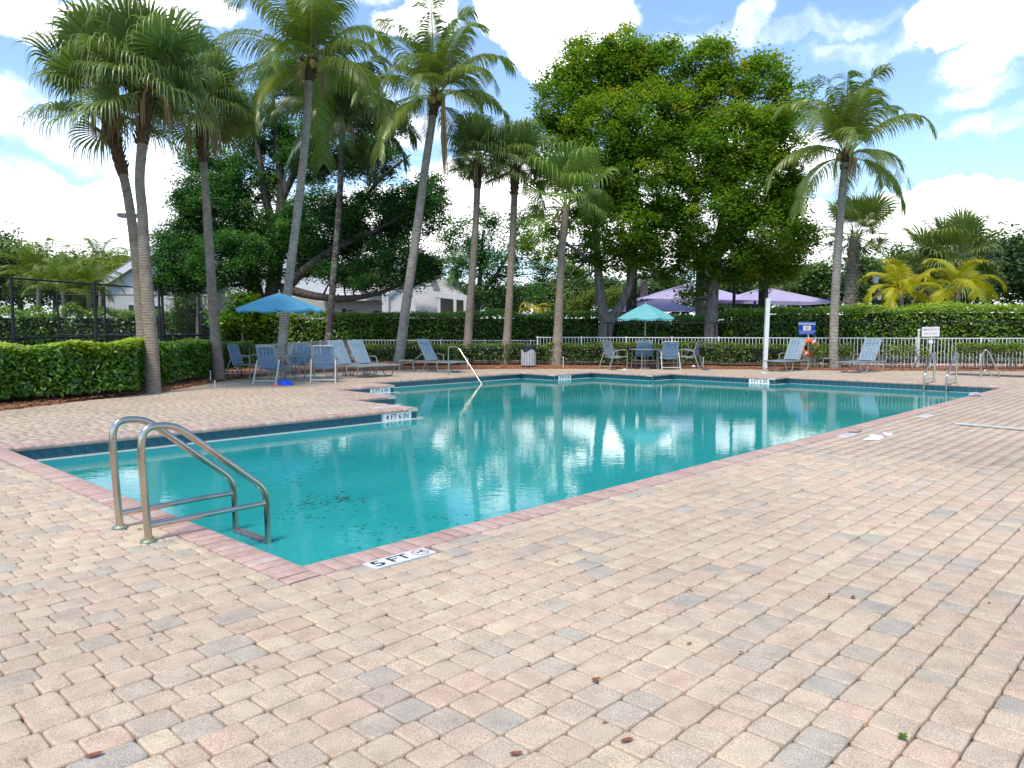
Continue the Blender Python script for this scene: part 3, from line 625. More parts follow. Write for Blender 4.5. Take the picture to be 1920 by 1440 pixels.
# ------------------------------------------------------------------ strap furniture
def strap(mb, P, Q, wv, th=.004, bow=0.0, nseg=3):
    """flat strap from P to Q with width vector wv"""
    P, Q, wv = Vector(P), Vector(Q), Vector(wv); n = (Q - P).cross(wv).normalized() * th
    pts = [P.lerp(Q, k / nseg) + n / th * bow * (-4 * (k / nseg) * (1 - k / nseg)) for k in range(nseg + 1)]
    V = []
    for p in pts: V += [p - wv / 2 - n / 2, p + wv / 2 - n / 2, p + wv / 2 + n / 2, p - wv / 2 + n / 2]
    F_ = [(0, 1, 2, 3)[::-1], tuple(4 * nseg + i for i in range(4))]
    for k in range(nseg): F_ += [(4 * k + i, 4 * k + (i + 1) % 4, 4 * k + 4 + (i + 1) % 4, 4 * k + 4 + i) for i in range(4)]
    mb.add(V, F_)
def woven(mb, o, up, w, n, open_rows, vs=5, pitch=None, bow=.02, cov=.86):
    """straps across +-w/2 in x, stacked n times along 'up' from o, with vs upright straps woven in"""
    o, up = Vector(o), Vector(up); L = up.length; u = up.normalized(); p = L / n; nrm_ = Vector((1, 0, 0)).cross(u)
    for k in range(n):
        c = o + u * (p * (k + .5)); wd = p * (.5 if k in open_rows else cov)
        strap(mb, c - Vector((w / 2, 0, 0)), c + Vector((w / 2, 0, 0)), u * wd, .004, bow)
    for j in range(vs):
        x = -w / 2 + w * (j + .5) / vs; off = .004 if j % 2 else -.004
        bx = bow * (1 - (2 * x / w) ** 2)
        strap(mb, o + Vector((x, 0, 0)) - nrm_ * (bx + off * 0) + nrm_ * .006, o + up + Vector((x, 0, 0)) - nrm_ * bx + nrm_ * .006, Vector((w / vs * .52, 0, 0)), .004)
def chair(label, loc, rz, fr='taupe_metal', vin='blue_vinyl', back='taupe_metal', group=None, proto={}):
    key = (fr, vin, back)
    if key in proto:
        t = copy_tree(proto[key]); t.location = loc; t.rotation_euler = (0, 0, rz); tag(t, label, None, group); return t
    t = thing('patio_chair', label, 'patio chair', loc, rz, group); proto[key] = t
    for s in (-1, 1):
        x = s * .29
        m = MB(); m.tube(fillet([(x, .24, 0), (x, .25, .60), (x, .20, .645), (x, .02, .655), (x, -.26, .60)], .06, 4), .017, 8); m.build('front_leg', fr, t)
        m = MB(); m.tube(fillet([(x, -.26, .60), (x * 1.02, -.30, .56), (x * 1.06, -.50, 0)], .05, 4), .018, 8); m.build('rear_leg', back, t)
        m = MB(); m.tube(fillet([(s * .255, .24, .43), (s * .255, -.18, .37), (s * .255, -.26, .42), (s * .255, -.40, .93)], .06, 4), .015, 8); m.build('side_rail', fr, t)
        m = MB(); m.box((x * .95, .23, .40), (.05, .03, .03)); m.build('bracket', fr, t)
    m = MB(); m.tube([(-.3, -.468, .09), (.3, -.468, .09)], .015, 8); m.build('rear_stretcher', back, t)
    for P_, Q_, r_ in (((-.27, .235, .40), (.27, .235, .40), .015), ((-.28, -.31, .52), (.28, -.31, .52), .006)): m = MB(); m.tube([P_, Q_], r_, 8); m.build('cross_bar', fr, t)
    m = MB(); m.tube([(-.255, -.402, .935), (0, -.425, .945), (.255, -.402, .935)], .013, 8); m.build('top_rail', back, t)
    m = MB(); woven(m, (0, -.265, .40), (0, -.137, .52), .50, 11, (7, 8, 9), 5); m.build('backrest', vin, t)
    m = MB(); woven(m, (0, -.18, .375), (0, .42, .058), .50, 8, (), 5, bow=.03); m.build('seat', vin, t)
    return t
def lounger(label, loc, rz, vin='pale_vinyl', group='strap loungers round the pool', tilt=1.0, proto={}):
    key = (vin, tilt)
    if key in proto:
        t = copy_tree(proto[key]); t.location = loc; t.rotation_euler = (0, 0, rz); tag(t, label, None, group); return t
    t = thing('sun_lounger', label, 'sun lounger', loc, rz, group); proto[key] = t
    for s in (-1, 1):
        x = s * .31
        m = MB(); m.beam((x, -.62, .33), (x, 1.18, .33), .028, .045); m.build('side_rail', 'taupe_metal', t)
        for y in (-.28, .72):
            m = MB(); m.tube(fillet([(x, y - .26, .32), (x, y - .17, .02), (x, y + .17, .02), (x, y + .28, .32)], .08, 4), .016, 8); m.build('leg_loop', 'taupe_metal', t)
        m = MB(); m.tube(fillet([(x * 1.05, .22, .33), (x * 1.07, .18, .545), (x * 1.07, -.12, .56), (x * 1.03, -.42, .40)], .07, 4), .014, 8); m.build('armrest', 'taupe_metal', t)
        m = MB(); m.tube([(s * .27, 0, .35), (s * .27, -.40 * tilt, .35 + .68)], .014, 8); m.build('back_rail', 'taupe_metal', t)
    for P_, Q_, r_ in (((-.31, 1.17, .33), (.31, 1.17, .33), .016), ((-.31, -.60, .33), (.31, -.60, .33), .016), ((-.25, -.22, .60), (-.25, -.45, .33), .01), ((.25, -.22, .60), (.25, -.45, .33), .01)): m = MB(); m.tube([P_, Q_], r_, 8); m.build('cross_bar', 'taupe_metal', t)
    m = MB(); woven(m, (0, 0, .36), (0, -.40 * tilt, .67), .54, 13, (9, 10), 5, bow=.015, cov=.74); m.build('backrest', vin, t)
    m = MB(); woven(m, (0, .02, .345), (0, 1.12, 0), .58, 20, (), 5, bow=.02, cov=.78); m.build('seat', vin, t)
    return t
def patio_table(label, loc, r=.55, h=.68, group='round patio tables'):
    t = thing('patio_table', label, 'patio table', loc, .4, group)
    m = MB(); m.lathe([(0, h), (r, h), (r + .012, h - .012), (r, h - .03), (r - .03, h - .03)], 32); m.build('table_top', 'taupe_metal', t)
    for k in range(4):
        a = PI / 4 + k * PI / 2; c, s = math.cos(a), math.sin(a); m = MB(); m.tube([(c * r * .80, s * r * .80, h - .02), (c * r * .84, s * r * .84, 0)], .017, 8); m.build('leg', 'taupe_metal', t)
    m = MB(); V = [(math.cos(2 * PI * k / 24) * r * .81, math.sin(2 * PI * k / 24) * r * .81, .30) for k in range(25)]; m.tube(V, .008, 6); m.build('leg_ring', 'taupe_metal', t)
    m = MB(); m.lathe([(0, .06), (.03, .08), (.03, .16), (.025, .5), (.025, .5)], 12); m.lathe([(0, .07), (.18, .06), (.22, .0)], 20); m.build('umbrella_base', 'taupe_metal', t)
    return t
def umbrella(label, loc, apex, edge_z, r, m_, rz=0, ns=8, group='market umbrellas'):
    t = thing('patio_umbrella', label, 'umbrella', loc, rz, group)
    m = MB(); m.tube([(0, 0, .0), (0, 0, apex - .02)], .021, 10); m.build('pole', 'taupe_metal' if ns else 'grey_paint', t)
    cn = MB(); N_ = ns * 6; rings = 7; V = [(0, 0, apex)]
    for i in range(1, rings + 1):
        q = i / rings
        for k in range(N_):
            a = 2 * PI * k / N_; ph = (k % 6) / 6; sag = math.sin(ph * PI)       # fabric sags and pulls in between ribs
            rr = r * q * (1 - .055 * sag); z = apex - (apex - edge_z) * (q ** 1.12) - .05 * sag * q * q * (1 if i < rings else 1.1)
            V.append((rr * math.cos(a), rr * math.sin(a), z))
    Fc = [(0, 1 + k, 1 + (k + 1) % N_) for k in range(N_)]
    for i in range(rings - 1): Fc += [(1 + i * N_ + k, 1 + (i + 1) * N_ + k, 1 + (i + 1) * N_ + (k + 1) % N_, 1 + i * N_ + (k + 1) % N_) for k in range(N_)]
    base = 1 + (rings - 1) * N_; o_ = len(V)
    for k in range(N_):
        x, y, z = V[base + k]; V.append((x * .992, y * .992, z - .045 - .012 * math.sin(k * 1.7)))
    Fc += [(base + k, o_ + k, o_ + (k + 1) % N_, base + (k + 1) % N_) for k in range(N_)]
    cn.add(V, Fc, False); cn.build('canopy', m_, t)
    for k in range(ns):
        a = 2 * PI * k / ns; m = MB(); m.beam((.02, 0, apex - .03), (r * .97 , 0, edge_z - .01), .012); o = m.build('rib', 'taupe_metal', t, None, (0, 0, a))
        m = MB(); m.beam((.03, 0, apex - .48), (r * .52, 0, apex - (apex - edge_z) * .5 - .04), .009); m.build('strut', 'taupe_metal', t, None, (0, 0, a))
    m = MB(); m.lathe([(0, .075), (.022, .06), (.022, .03), (.012, .02), (.03, .0), (.03, -.02)], 12, (0, 0, apex + .01)); m.build('finial', 'taupe_metal', t)
    m = MB(); m.beam((r * .62, -r * .62, edge_z + .03), (r * .63, -r * .63, edge_z - .24), .025, .004); m.build('tie_strap', m_, t)
    return t
def fabric(name, c):
    m, N, L, b = mat(name, c, .8, 0, .2); tr = N.new('ShaderNodeBsdfTranslucent'); tr.inputs[0].default_value = (*c, 1); mx = N.new('ShaderNodeMixShader'); mx.inputs[0].default_value = .32
    n = N.new('ShaderNodeTexNoise'); n.inputs['Scale'].default_value = 3; n.inputs['Detail'].default_value = 5; tc = N.new('ShaderNodeTexCoord'); L.new(tc.outputs['Object'], n.inputs['Vector'])
    r = N.new('ShaderNodeMapRange'); r.inputs['To Min'].default_value = .85; r.inputs['To Max'].default_value = 1.12; L.new(n.outputs['Fac'], r.inputs['Value'])
    s = N.new('ShaderNodeVectorMath'); s.operation = 'SCALE'; s.inputs[0].default_value = c; L.new(r.outputs[0], s.inputs['Scale']); L.new(s.outputs[0], b.inputs['Base Color'])
    L.new(b.outputs[0], mx.inputs[1]); L.new(tr.outputs[0], mx.inputs[2]); L.new(mx.outputs[0], N['Material Output'].inputs['Surface']); return m
M['canvas_blue'] = fabric('turquoise_canvas', (.17, .52, .70)); M['canvas_teal'] = fabric('pale_teal_canvas', (.22, .58, .58)); M['canvas_lilac'] = fabric('lilac_shade_cloth', (.62, .54, .76))
# left group
D_L = 20.0; cL = at(534, 700, D_L); cL.z = 0
patio_table('round grey patio table under the turquoise umbrella', cL)
umbrella('turquoise umbrella with scalloped edge over the left patio table', (at(527, 700, 20).x, 20.0, 0), at(526, 549, 20).z, at(526, 579, 20).z, 1.10, 'canvas_blue', .2)
gl = 'strap chairs round the left table'
chair('slate blue strap chair leftmost of the left table, turned towards it', (at(463, 700, 20.6).x, 20.6, 0), R(-100), group=gl)
chair('slate blue strap chair seen from behind, in front of the left table', (at(509, 718, 18.95).x, 19.2, 0), R(-12), 'taupe_metal', 'blue_vinyl', 'pale_metal', gl)
chair('slate blue strap chair facing the camera behind the left table', (at(556, 700, 21).x, 21.1, 0), R(176), group=gl)
chair('slate blue strap chair with pale sled back, right of the left table', (at(604, 718, 19.3).x, 19.6, 0), R(8), 'taupe_metal', 'blue_vinyl', 'pale_metal', gl)
# right group
D_R = 25.9; cR = at(1209, 690, D_R)
patio_table('round grey patio table under the pale teal umbrella', (cR.x, D_R, 0))
umbrella('pale teal umbrella over the right patio table', (cR.x + .0, D_R, 0), at(1210, 569, D_R).z, at(1210, 596, D_R).z, .99, 'canvas_teal', .3)
gr_ = 'strap chairs round the right table'
chair('pale blue strap chair left of the right table, facing right', (at(1156, 690, 25.9).x, 26.0, 0), R(-62), 'taupe_metal', 'pale_vinyl', 'taupe_metal', gr_)
chair('slate blue strap chair behind the table of the pale teal umbrella', (at(1207, 690, 27).x, 26.9, 0), R(172), group=gr_)
chair('slate blue strap chair seen from behind with white legs, at the right table', (at(1250, 690, 25.6).x, 25.5, 0), R(4), 'taupe_metal', 'blue_vinyl', 'pale_metal', gr_)
chair('slate blue strap chair right of the right table, facing left', (at(1290, 690, 26).x, 26.2, 0), R(64), 'taupe_metal', 'blue_vinyl', 'taupe_metal', gr_)
# loungers: local +y is the foot end
lounger('pale blue strap lounger leftmost, just behind the patio chairs', (at(645, 690, 21.9).x, 21.9, 0), R(-128))
lounger('pale blue strap lounger second from left beside the side table', (at(682, 690, 22.4).x, 22.4, 0), R(-130))
lounger('pale blue strap lounger behind the bent steel hand rail', (at(810, 690, 24.3).x, 24.3, 0), R(-126))
lounger('pale strap lounger in front of the orange life ring', (at(1484, 690, 25.0).x, 25.0, 0), R(132))
lounger('pale strap lounger rightmost, by the white fence', (at(1624, 690, 24.2).x, 24.2, 0), R(127))
def side_table(label, loc, rz):
    t = thing('side_table', label, 'side table', loc, rz, 'small strap side tables')
    m = MB(); m.box((0, 0, .36), (.44, .44, .03)); m.build('table_top', 'taupe_metal', t)
    for x in (-.2, .2):
        for y in (-.2, .2): q = MB(); q.tube([(x, y, .35), (x * 1.12, y * 1.12, 0)], .013, 8); q.build('leg', 'taupe_metal', t)
side_table('small grey side table between the left loungers', (at(762, 697, 24.3).x, 24.3, 0), .15)
side_table('small grey side table between the two right loungers', (at(1546, 690, 26).x, 25.9, 0), .1)
# ------------------------------------------------------------------ trash can
M['black_bag'] = noise_mat('black_plastic_bag', (.01, .01, .012), (.03, .03, .035), 20, .3, bump=.6)
M['rusty'] = noise_mat('flaking_post_paint', (.16, .12, .10), (.62, .56, .50), 26, .8, lo=.42, hi=.56, stretch=(1, 1, .5))
tcn = thing('trash_can', 'slatted grey trash can lined with a black bag', 'trash can', (at(991, 686, 26.6).x, 26.6, 0), .1)
m = MB(); m.lathe([(0, .0), (.235, 0), (.235, .10), (.22, .10)], 20); m.build('base', 'black_metal', tcn)
for k in range(18):
    a = 2 * PI * k / 18; q = MB(); q.box((.25 * math.cos(a), .25 * math.sin(a), .42), (.018, .066, .66), a); q.build('slat', 'grey_paint', tcn)
m = MB(); m.lathe([(.215, .05), (.22, .78)], 20); m.build('liner', 'taupe_metal', tcn)
m = MB(); V = []
for i, (r_, z_) in enumerate([(.262, .60), (.268, .70), (.27, .78), (.25, .80), (.20, .74), (.0, .62)]):
    for k in range(24): V.append(((r_ + random.uniform(-.008, .008)) * math.cos(k * PI / 12), (r_ + random.uniform(-.008, .008)) * math.sin(k * PI / 12), z_ - (.06 * math.sin(k * .9) if i == 0 else 0) + random.uniform(-.01, .01)))
m.add(V, [(i * 24 + k, i * 24 + (k + 1) % 24, (i + 1) * 24 + (k + 1) % 24, (i + 1) * 24 + k) for i in range(5) for k in range(24)], True); m.build('trash_bag', 'black_bag', tcn)
# ------------------------------------------------------------------ white post, warning sign, life ring, shut off sign
p = at(1434, 691, 25.6); q = at(1440, 560, 25.6)
t = thing('white_post', 'tall white square post standing in the mulch by the pool', 'post', (p.x, p.y, 0))
m = MB(); m.beam((0, 0, 0), (q.x - p.x, .0, q.z), .125, .125); m.build('shaft', 'white_paint', t)
m = MB(); m.box((q.x - p.x, 0, q.z + .012), (.14, .14, .02)); m.build('cap', 'white_paint', t)
M['sign_blue'] = noise_mat('blue_sign_face', (.012, .05, .30), (.018, .065, .35), 8, .35); M['sign_white'] = noise_mat('white_sign_face', (.78, .76, .74), (.84, .82, .80), 8, .4)
M['sign_text'] = mat('white_sign_print', (.80, .82, .86), .5)[0]; M['sign_red'] = mat('faded_red_print', (.50, .20, .18), .5)[0]; M['sign_pink'] = mat('pink_print', (.75, .40, .36), .5)[0]; M['sign_pale'] = mat('pale_blue_print', (.36, .43, .66), .5)[0]
D = 26.4; p = at(1517, 690, D)
t = thing('warning_sign', 'blue WARNING sign on a thin white pole above the life ring', 'sign', (p.x, D, 0))
zc = at(1513, 615.5, D).z; xo = at(1513, 615, D).x - p.x; s_ = D / F
m = MB(); m.tube([(0, 0, 0), (-.02, 0, at(0, 640, D).z), (xo, .02, zc)], .018, 8); m.build('pole', 'white_paint', t)
m = MB(); m.box((0, 0, 0), (31 * s_, .012, 24 * s_)); bd = m.build('sign_board', 'sign_blue', t, (xo, 0, zc), (0, 0, 0))
rx = (PI / 2, 0, 0)
text_obj('WARNING', 6.4 * s_, 'sign_text', bd, (0, -.008, 8.2 * s_), rx, sx=1.05)
m = MB(); m.box((0, 0, 0), (14.5 * s_, .003, 8.5 * s_)); m.build('picture_panel', 'sign_white', bd, (0, -.0085, .3 * s_))
m = MB()
for k in range(12): a = k * PI / 6; m.beam((math.cos(a) * 2.4 * s_, 0, math.sin(a) * 1.8 * s_), (math.cos(a) * 5.2 * s_, 0, math.sin(a) * 3.3 * s_), .6 * s_, .002)
m.build('picture_rays', 'black_paint', bd, (0, -.0115, .3 * s_))
m = MB(); m.lathe([(0, 0), (2.4 * s_, 0)], 16, smooth=False); o = m.build('picture_centre', 'sign_pink', bd, (0, -.012, .3 * s_), (PI / 2, 0, 0))
m = MB()
for yy, ww in ((-5.6, 29), (-8.6, 26)):
    x = -ww / 2
    while x < ww / 2: l = random.uniform(1.2, 3.2); m.box(((x + l / 2) * s_, 0, yy * s_), (l * s_, .002, 1.3 * s_)); x += l + .6
m.build('small_print', 'sign_pale', bd, (0, -.008, 0))
# life ring
zc = at(1513, 652, D - .12).z; c = at(1517, 652, D - .12)
t = thing('life_ring', 'orange life ring with white bands hanging on the warning sign pole', 'life ring', (c.x, c.y, c.z), .0)
M['orange'] = noise_mat('orange_foam', (.80, .10, .012), (.88, .14, .02), 8, .5); M['rope'] = noise_mat('pale_rope', (.70, .66, .56), (.80, .76, .66), 60, .8)
Rr, rt = .225, .075; V = []
for i in range(40):
    a = 2 * PI * i / 40
    for j in range(12): b_ = 2 * PI * j / 12; V.append(((Rr + rt * math.cos(b_)) * math.cos(a), .8 * rt * math.sin(b_), (Rr + rt * math.cos(b_)) * math.sin(a)))
m = MB(); m.add(V, [(i * 12 + j, ((i + 1) % 40) * 12 + j, ((i + 1) % 40) * 12 + (j + 1) % 12, i * 12 + (j + 1) % 12) for i in range(40) for j in range(12)], True); m.build('ring_body', 'orange', t)
for k in range(4):
    a0 = PI / 4 + .22 + k * PI / 2; V = []
    for i in range(5):
        a = a0 + (i - 2) * .075
        for j in range(12): b_ = 2 * PI * j / 12; q_ = rt + .004; V.append(((Rr + q_ * math.cos(b_)) * math.cos(a), .82 * q_ * math.sin(b_), (Rr + q_ * math.cos(b_)) * math.sin(a)))
    m = MB(); m.add(V, [(i * 12 + j, (i + 1) * 12 + j, (i + 1) * 12 + (j + 1) % 12, i * 12 + (j + 1) % 12) for i in range(4) for j in range(12)], True); m.build('white_band', 'white_paint', t)
m = MB(); V = [((Rr + rt + .022 + .012 * abs(math.sin(2 * a))) * math.cos(a), 0, (Rr + rt + .022 + .012 * abs(math.sin(2 * a))) * math.sin(a)) for a in [2 * PI * k / 48 for k in range(49)]]; m.tube(V, .007, 6, False); m.build('grab_rope', 'rope', t)
D = 25.5; p = at(1742, 690, D); s_ = D / F
t = thing('shut_off_sign', 'white EMERGENCY SHUT OFF sign on a rusty post in front of the fence', 'sign', (p.x, D, 0))
zc = at(1742, 622, D).z
m = MB(); m.beam((0, .02, 0), (0, .02, zc - .1), .045, .03); m.build('post', 'rusty', t)
m = MB(); m.box((0, 0, 0), (33 * s_, .01, 18 * s_)); bd = m.build('sign_board', 'sign_white', t, (0, -.01, zc), (0, R(-.8), 0))
text_obj('EMERGENCY', 5.6 * s_, 'sign_red', bd, (0, -.007, 3.9 * s_), rx, sx=.98); text_obj('SHUT OFF', 5.4 * s_, 'sign_red', bd, (-.5 * s_, -.007, -3.9 * s_), rx)
m = MB(); m.tube([(0, -.008, 7.7 * s_), (0, .0, 7.7 * s_)], .012, 8); m.tube([(0, -.008, -7.9 * s_), (0, 0, -7.9 * s_)], .012, 8); m.build('bolt', 'black_metal', bd)
m = MB(); m.box((0, -.03, zc - .33), (.13, .06, .11)); m.build('switch_box', 'sign_white', t)
# ------------------------------------------------------------------ picket fences
pick_me = {}
def picket_fence(name, label, pts, h, m_, step, post_every, ps=.05, pk=.018, cap=None):
    """pts: list of world (x, y)"""
    base = Vector((pts[0][0], pts[0][1], 0)); t = thing(name, label, 'fence', base)
    posts = 0; run = 0.
    if m_ not in pick_me:
        a = MB(); a.box((0, 0, h / 2 + .02), (pk, pk, h - .06)); b = MB(); b.box((0, 0, h / 2 + .01), (ps, ps, h + .02)); pick_me[m_] = (a.mesh('picket', m_), b.mesh('post', m_))
    pm_, po_ = pick_me[m_]
    for (x0, y0), (x1, y1) in zip(pts, pts[1:]):
        a = Vector((x0, y0, 0)) - base; b = Vector((x1, y1, 0)) - base; L = (b - a).length; d = (b - a) / L; ang = math.atan2(d.y, d.x)
        for z in (h - .02, .12):
            r = MB(); r.beam(a + Vector((0, 0, z)), b + Vector((0, 0, z)), .036, .032); r.build('rail', m_, t)
        s = 0.
        n = max(1, round(L / step))
        for k in range(n):
            p = a + d * (L * (k + .5) / n); isp = (k % post_every) == 0
            if isp: link('post', po_, t, p, (0, 0, ang))
            else: link('picket', pm_, t, p, (random.gauss(0, .004), random.gauss(0, .004), ang))
    return t
px = lambda u, d: (at(u, 690, d).x, d)
picket_fence('white_picket_fence', 'white metal picket fence running behind the right loungers to the right edge', [px(1005, 28.9), px(1740, 26.4), px(1990, 26.0)], 1.05, 'white_paint', .118, 14)
picket_fence('low_picket_fence', 'lower grey picket fence behind the left loungers and chairs', [px(415, 22.0), px(520, 22.2), px(560, 25.6), px(662, 30.4), px(1004, 29.3)], .92, 'grey_paint', .125, 14)
t = thing('fence_end_post', 'thick white fence post with a round cap left of the shut off sign', 'post', (at(1720, 690, 26.2).x, 26.2, 0)); m = MB(); m.tube([(0, 0, 0), (0, 0, 1.28)], .035, 10); m.build('shaft', 'white_paint', t)
m = MB(); m.lathe([(.035, 0), (.05, .02), (.045, .06), (0, .075)], 12, (0, 0, 1.27)); m.build('cap', 'white_paint', t)
# ------------------------------------------------------------------ chain link fences of the court
def chain_fence(label, pts, h, post_px=None, r=.035, mid=1.07, cell=.085, low=.05, group='black chain link court fences'):
    base = Vector((pts[0][0], pts[0][1], 0)); t = thing('chain_link_fence', label, 'fence', base, 0, group)
    for (x0, y0), (x1, y1) in zip(pts, pts[1:]):
        a = Vector((x0, y0, 0)) - base; b = Vector((x1, y1, 0)) - base; L = (b - a).length; d = (b - a) / L
        for z in (h, mid, low + .03):
            q = MB(); q.tube([a + Vector((0, 0, z)), b + Vector((0, 0, z))], r * .62, 8); q.build('rail', 'black_metal', t)
        w = MB(); H = h - low; w_ = .0032
        for s in (1, -1):
            k = -H
            while k < L:
                # line from (k, low) to (k+H, h)
                s0, s1 = max(k, 0), min(k + H, L)
                if s1 > s0:
                    z0, z1 = low + (s0 - k), low + (s1 - k)
                    if s < 0: z0, z1 = h - (s0 - k), h - (s1 - k)
                    A = a + d * s0 + Vector((0, 0, z0)); B = a + d * s1 + Vector((0, 0, z1)); nn = Vector((-d.y, d.x, 0)) * w_; uu = (B - A).normalized().cross(nn).normalized() * w_
                    w.add([A + uu, B + uu, B - uu * .5 + nn * .5, A - uu * .5 + nn * .5, A - uu * .5 - nn * .5, B - uu * .5 - nn * .5], [(0, 1, 2, 3), (3, 2, 5, 4), (4, 5, 1, 0)])
                k += cell
        w.build('wire_mesh', 'black_metal', t)
    for (x, y) in (post_px or pts):
        q = MB(); q.tube([(x - base.x, y - base.y, 0), (x - base.x, y - base.y, h + .03)], r, 10); q.build('post', 'black_metal', t)
    return t
def fd(v, h): return (h - CAMH) * F / (HZ - v)
H_ = 2.9
def fx(u, v, h=H_): d = fd(v, h); return (at(u, 614, d).x, d)
chain_fence('tall black chain link court fence crossing behind the two leftmost palms', [fx(-90, 514), fx(395, 549)], H_, [fx(-60, 515.5), fx(25, 521), fx(180, 532), fx(300, 541), fx(395, 549)], .045)
chain_fence('farther black chain link fence with thinner posts in front of the back hedge', [fx(110, 553), fx(198, 553.5), fx(350, 554), fx(395, 550)], H_, [fx(110, 553), fx(198, 553.5), fx(350, 554), fx(374, 552)], .04, cell=.11)
# ------------------------------------------------------------------ house
M['wall_white'] = noise_mat('white_stucco', (.74, .75, .75), (.80, .80, .79), 3, .9); M['wall_beige'] = noise_mat('beige_stucco', (.50, .46, .38), (.56, .52, .44), 3, .9)
M['roof_tile'] = noise_mat('pale_concrete_roof_tile', (.52, .51, .49), (.68, .67, .64), 6, .85); M['trim'] = noise_mat('white_trim', (.76, .77, .76), (.80, .80, .79), 6, .6); M['dark_glass'] = mat('dark_window_glass', (.02, .025, .03), .1)[0]
M['roof_grey'] = noise_mat('grey_roof_edge', (.20, .20, .20), (.30, .30, .29), 6, .85)
hs = thing('clubhouse', 'white clubhouse with gables and pale tiled roofs behind the hedge', 'house', (-14, 46, 0))
hb = hs.location
def hp(u, v, d): return at(u, v, d) - hb
def wall_poly(pts, thick, name, m_, dy=0):
    f_ = MB(); A = [Vector(p) for p in pts]; B = [p + Vector((0, thick, 0)) for p in A]; n = len(A)
    f_.add(A + B, [tuple(range(n)), tuple(range(n, 2 * n))[::-1]] + [(i, n + i, n + (i + 1) % n, (i + 1) % n) for i in range(n)]); return f_.build(name, m_, hs)
def gz(p): return Vector((p.x, p.y, 0))
def roof_slope(e0, e1, r1, r0, courses, name='roof'):
    """tiled slope: eave e0->e1, ridge r0->r1, built of stepped courses"""
    e0, e1, r0, r1 = map(Vector, (e0, e1, r0, r1)); nn = (e1 - e0).cross(r0 - e0).normalized()
    if nn.z < 0: nn = -nn
    mb = MB(); mb.add([e0, e1, r1, r0, e0 - nn * .08, e1 - nn * .08, r1 - nn * .08, r0 - nn * .08], [(0, 1, 2, 3), (7, 6, 5, 4), (0, 4, 5, 1), (1, 5, 6, 2), (2, 6, 7, 3), (3, 7, 4, 0)])
    o = mb.build(name, 'roof_grey', hs); cs = MB()
    for k in range(courses):
        a, b = k / courses, (k + 1.25) / courses; b = min(b, 1)
        A, B, C_, D_ = e0.lerp(r0, a), e1.lerp(r1, a), e1.lerp(r1, b), e0.lerp(r0, b); lo = nn * .075; hi = nn * .012
        cs.add([A + lo, B + lo, C_ + hi, D_ + hi, A + nn * .005, B + nn * .005], [(0, 1, 2, 3), (4, 5, 1, 0)])
    q = cs.build('tile_courses', 'roof_tile', o); tag(q, kind='stuff'); return o
# left gable
d0 = 45.0
wall_poly([gz(hp(197, 530, d0)), gz(hp(392, 530, d0)), hp(392, 530, d0), hp(294, 470, d0), hp(197, 530, d0)], .25, 'gable_wall', 'wall_white')
for s, (ua, ub) in enumerate(((190, 294), (398, 294))):
    A, B = hp(ua, 533, d0 - .35), hp(ub, 466, d0 - .35); f_ = MB(); f_.beam(A, B, .06, .34); f_.build('bargeboard', 'trim', hs)
    f_ = MB(); n_z = Vector((0, 0, .22)); f_.add([A + n_z, B + n_z, B + n_z + Vector((0, 9, 0)), A + n_z + Vector((0, 9, 0)), A + n_z * 1.6, B + n_z * 1.6, B + n_z * 1.6 + Vector((0, 9, 0)), A + n_z * 1.6 + Vector((0, 9, 0))], [(0, 3, 2, 1), (4, 5, 6, 7), (0, 1, 5, 4), (2, 3, 7, 6), (1, 2, 6, 5), (3, 0, 4, 7)]); f_.build('roof', 'roof_grey', hs)
for (u0, u1, v0, v1) in ((243, 251, 572, 596), (290, 303, 574, 594), (268, 276, 572, 596)):
    A, B = hp(u0, v1, d0 - .06), hp(u1, v0, d0 - .06); f_ = MB(); f_.box((A + B) / 2, (B.x - A.x + .12, .06, B.z - A.z + .12)); w_ = f_.build('window', 'trim', hs); f_ = MB(); f_.box((A + B) / 2 + Vector((0, -.05, 0)), (B.x - A.x, .04, B.z - A.z)); f_.build('pane', 'dark_glass', w_)
# middle block (white wall seen through the tree) with a pale tiled roof
d1 = 47.0
wall_poly([gz(hp(392, 500, d1)), gz(hp(720, 500, d1)), hp(720, 556, d1), hp(392, 556, d1)], .25, 'wall', 'wall_beige')
wall_poly([hp(395, 556, d1 + .1), hp(650, 556, d1 + .1), hp(640, 500, d1 + .1), hp(520, 455, d1 + .1), hp(400, 500, d1 + .1)], .25, 'upper_wall', 'wall_white')
roof_slope(hp(598, 560, d1 - .6), hp(770, 556, d1 - .6), hp(700, 478, d1 + 4), hp(660, 478, d1 + 4), 20)
f_ = MB(); A, B = hp(598, 562, d1 - .65), hp(770, 558, d1 - .65); f_.beam(A, B, .05, .22); f_.build('fascia', 'trim', hs)
A, B = hp(472, 522, d1), hp(483, 500, d1); lv = MB(); lv.box((A + B) / 2, (B.x - A.x, .1, B.z - A.z)); lo_ = lv.build('louver_vent', 'trim', hs)
for k in range(6): lv = MB(); lv.box(((A + B) / 2).x * Vector((1, 0, 0)) + Vector((0, A.y - .07, A.z + (B.z - A.z) * (k + .5) / 6)), (B.x - A.x - .06, .04, .05)); lv.build('louver', 'black_metal', lo_)
for (u0, u1, v0, v1) in ((641, 650, 578, 592), (653, 663, 580, 592), (700, 712, 582, 592)):
    A, B = hp(u0, v1, d1 - .06), hp(u1, v0, d1 - .06); f_ = MB(); f_.box((A + B) / 2, (B.x - A.x + .1, .06, B.z - A.z + .1)); w_ = f_.build('window', 'trim', hs); f_ = MB(); f_.box((A + B) / 2 + Vector((0, -.05, 0)), (B.x - A.x, .04, B.z - A.z)); f_.build('pane', 'dark_glass', w_)
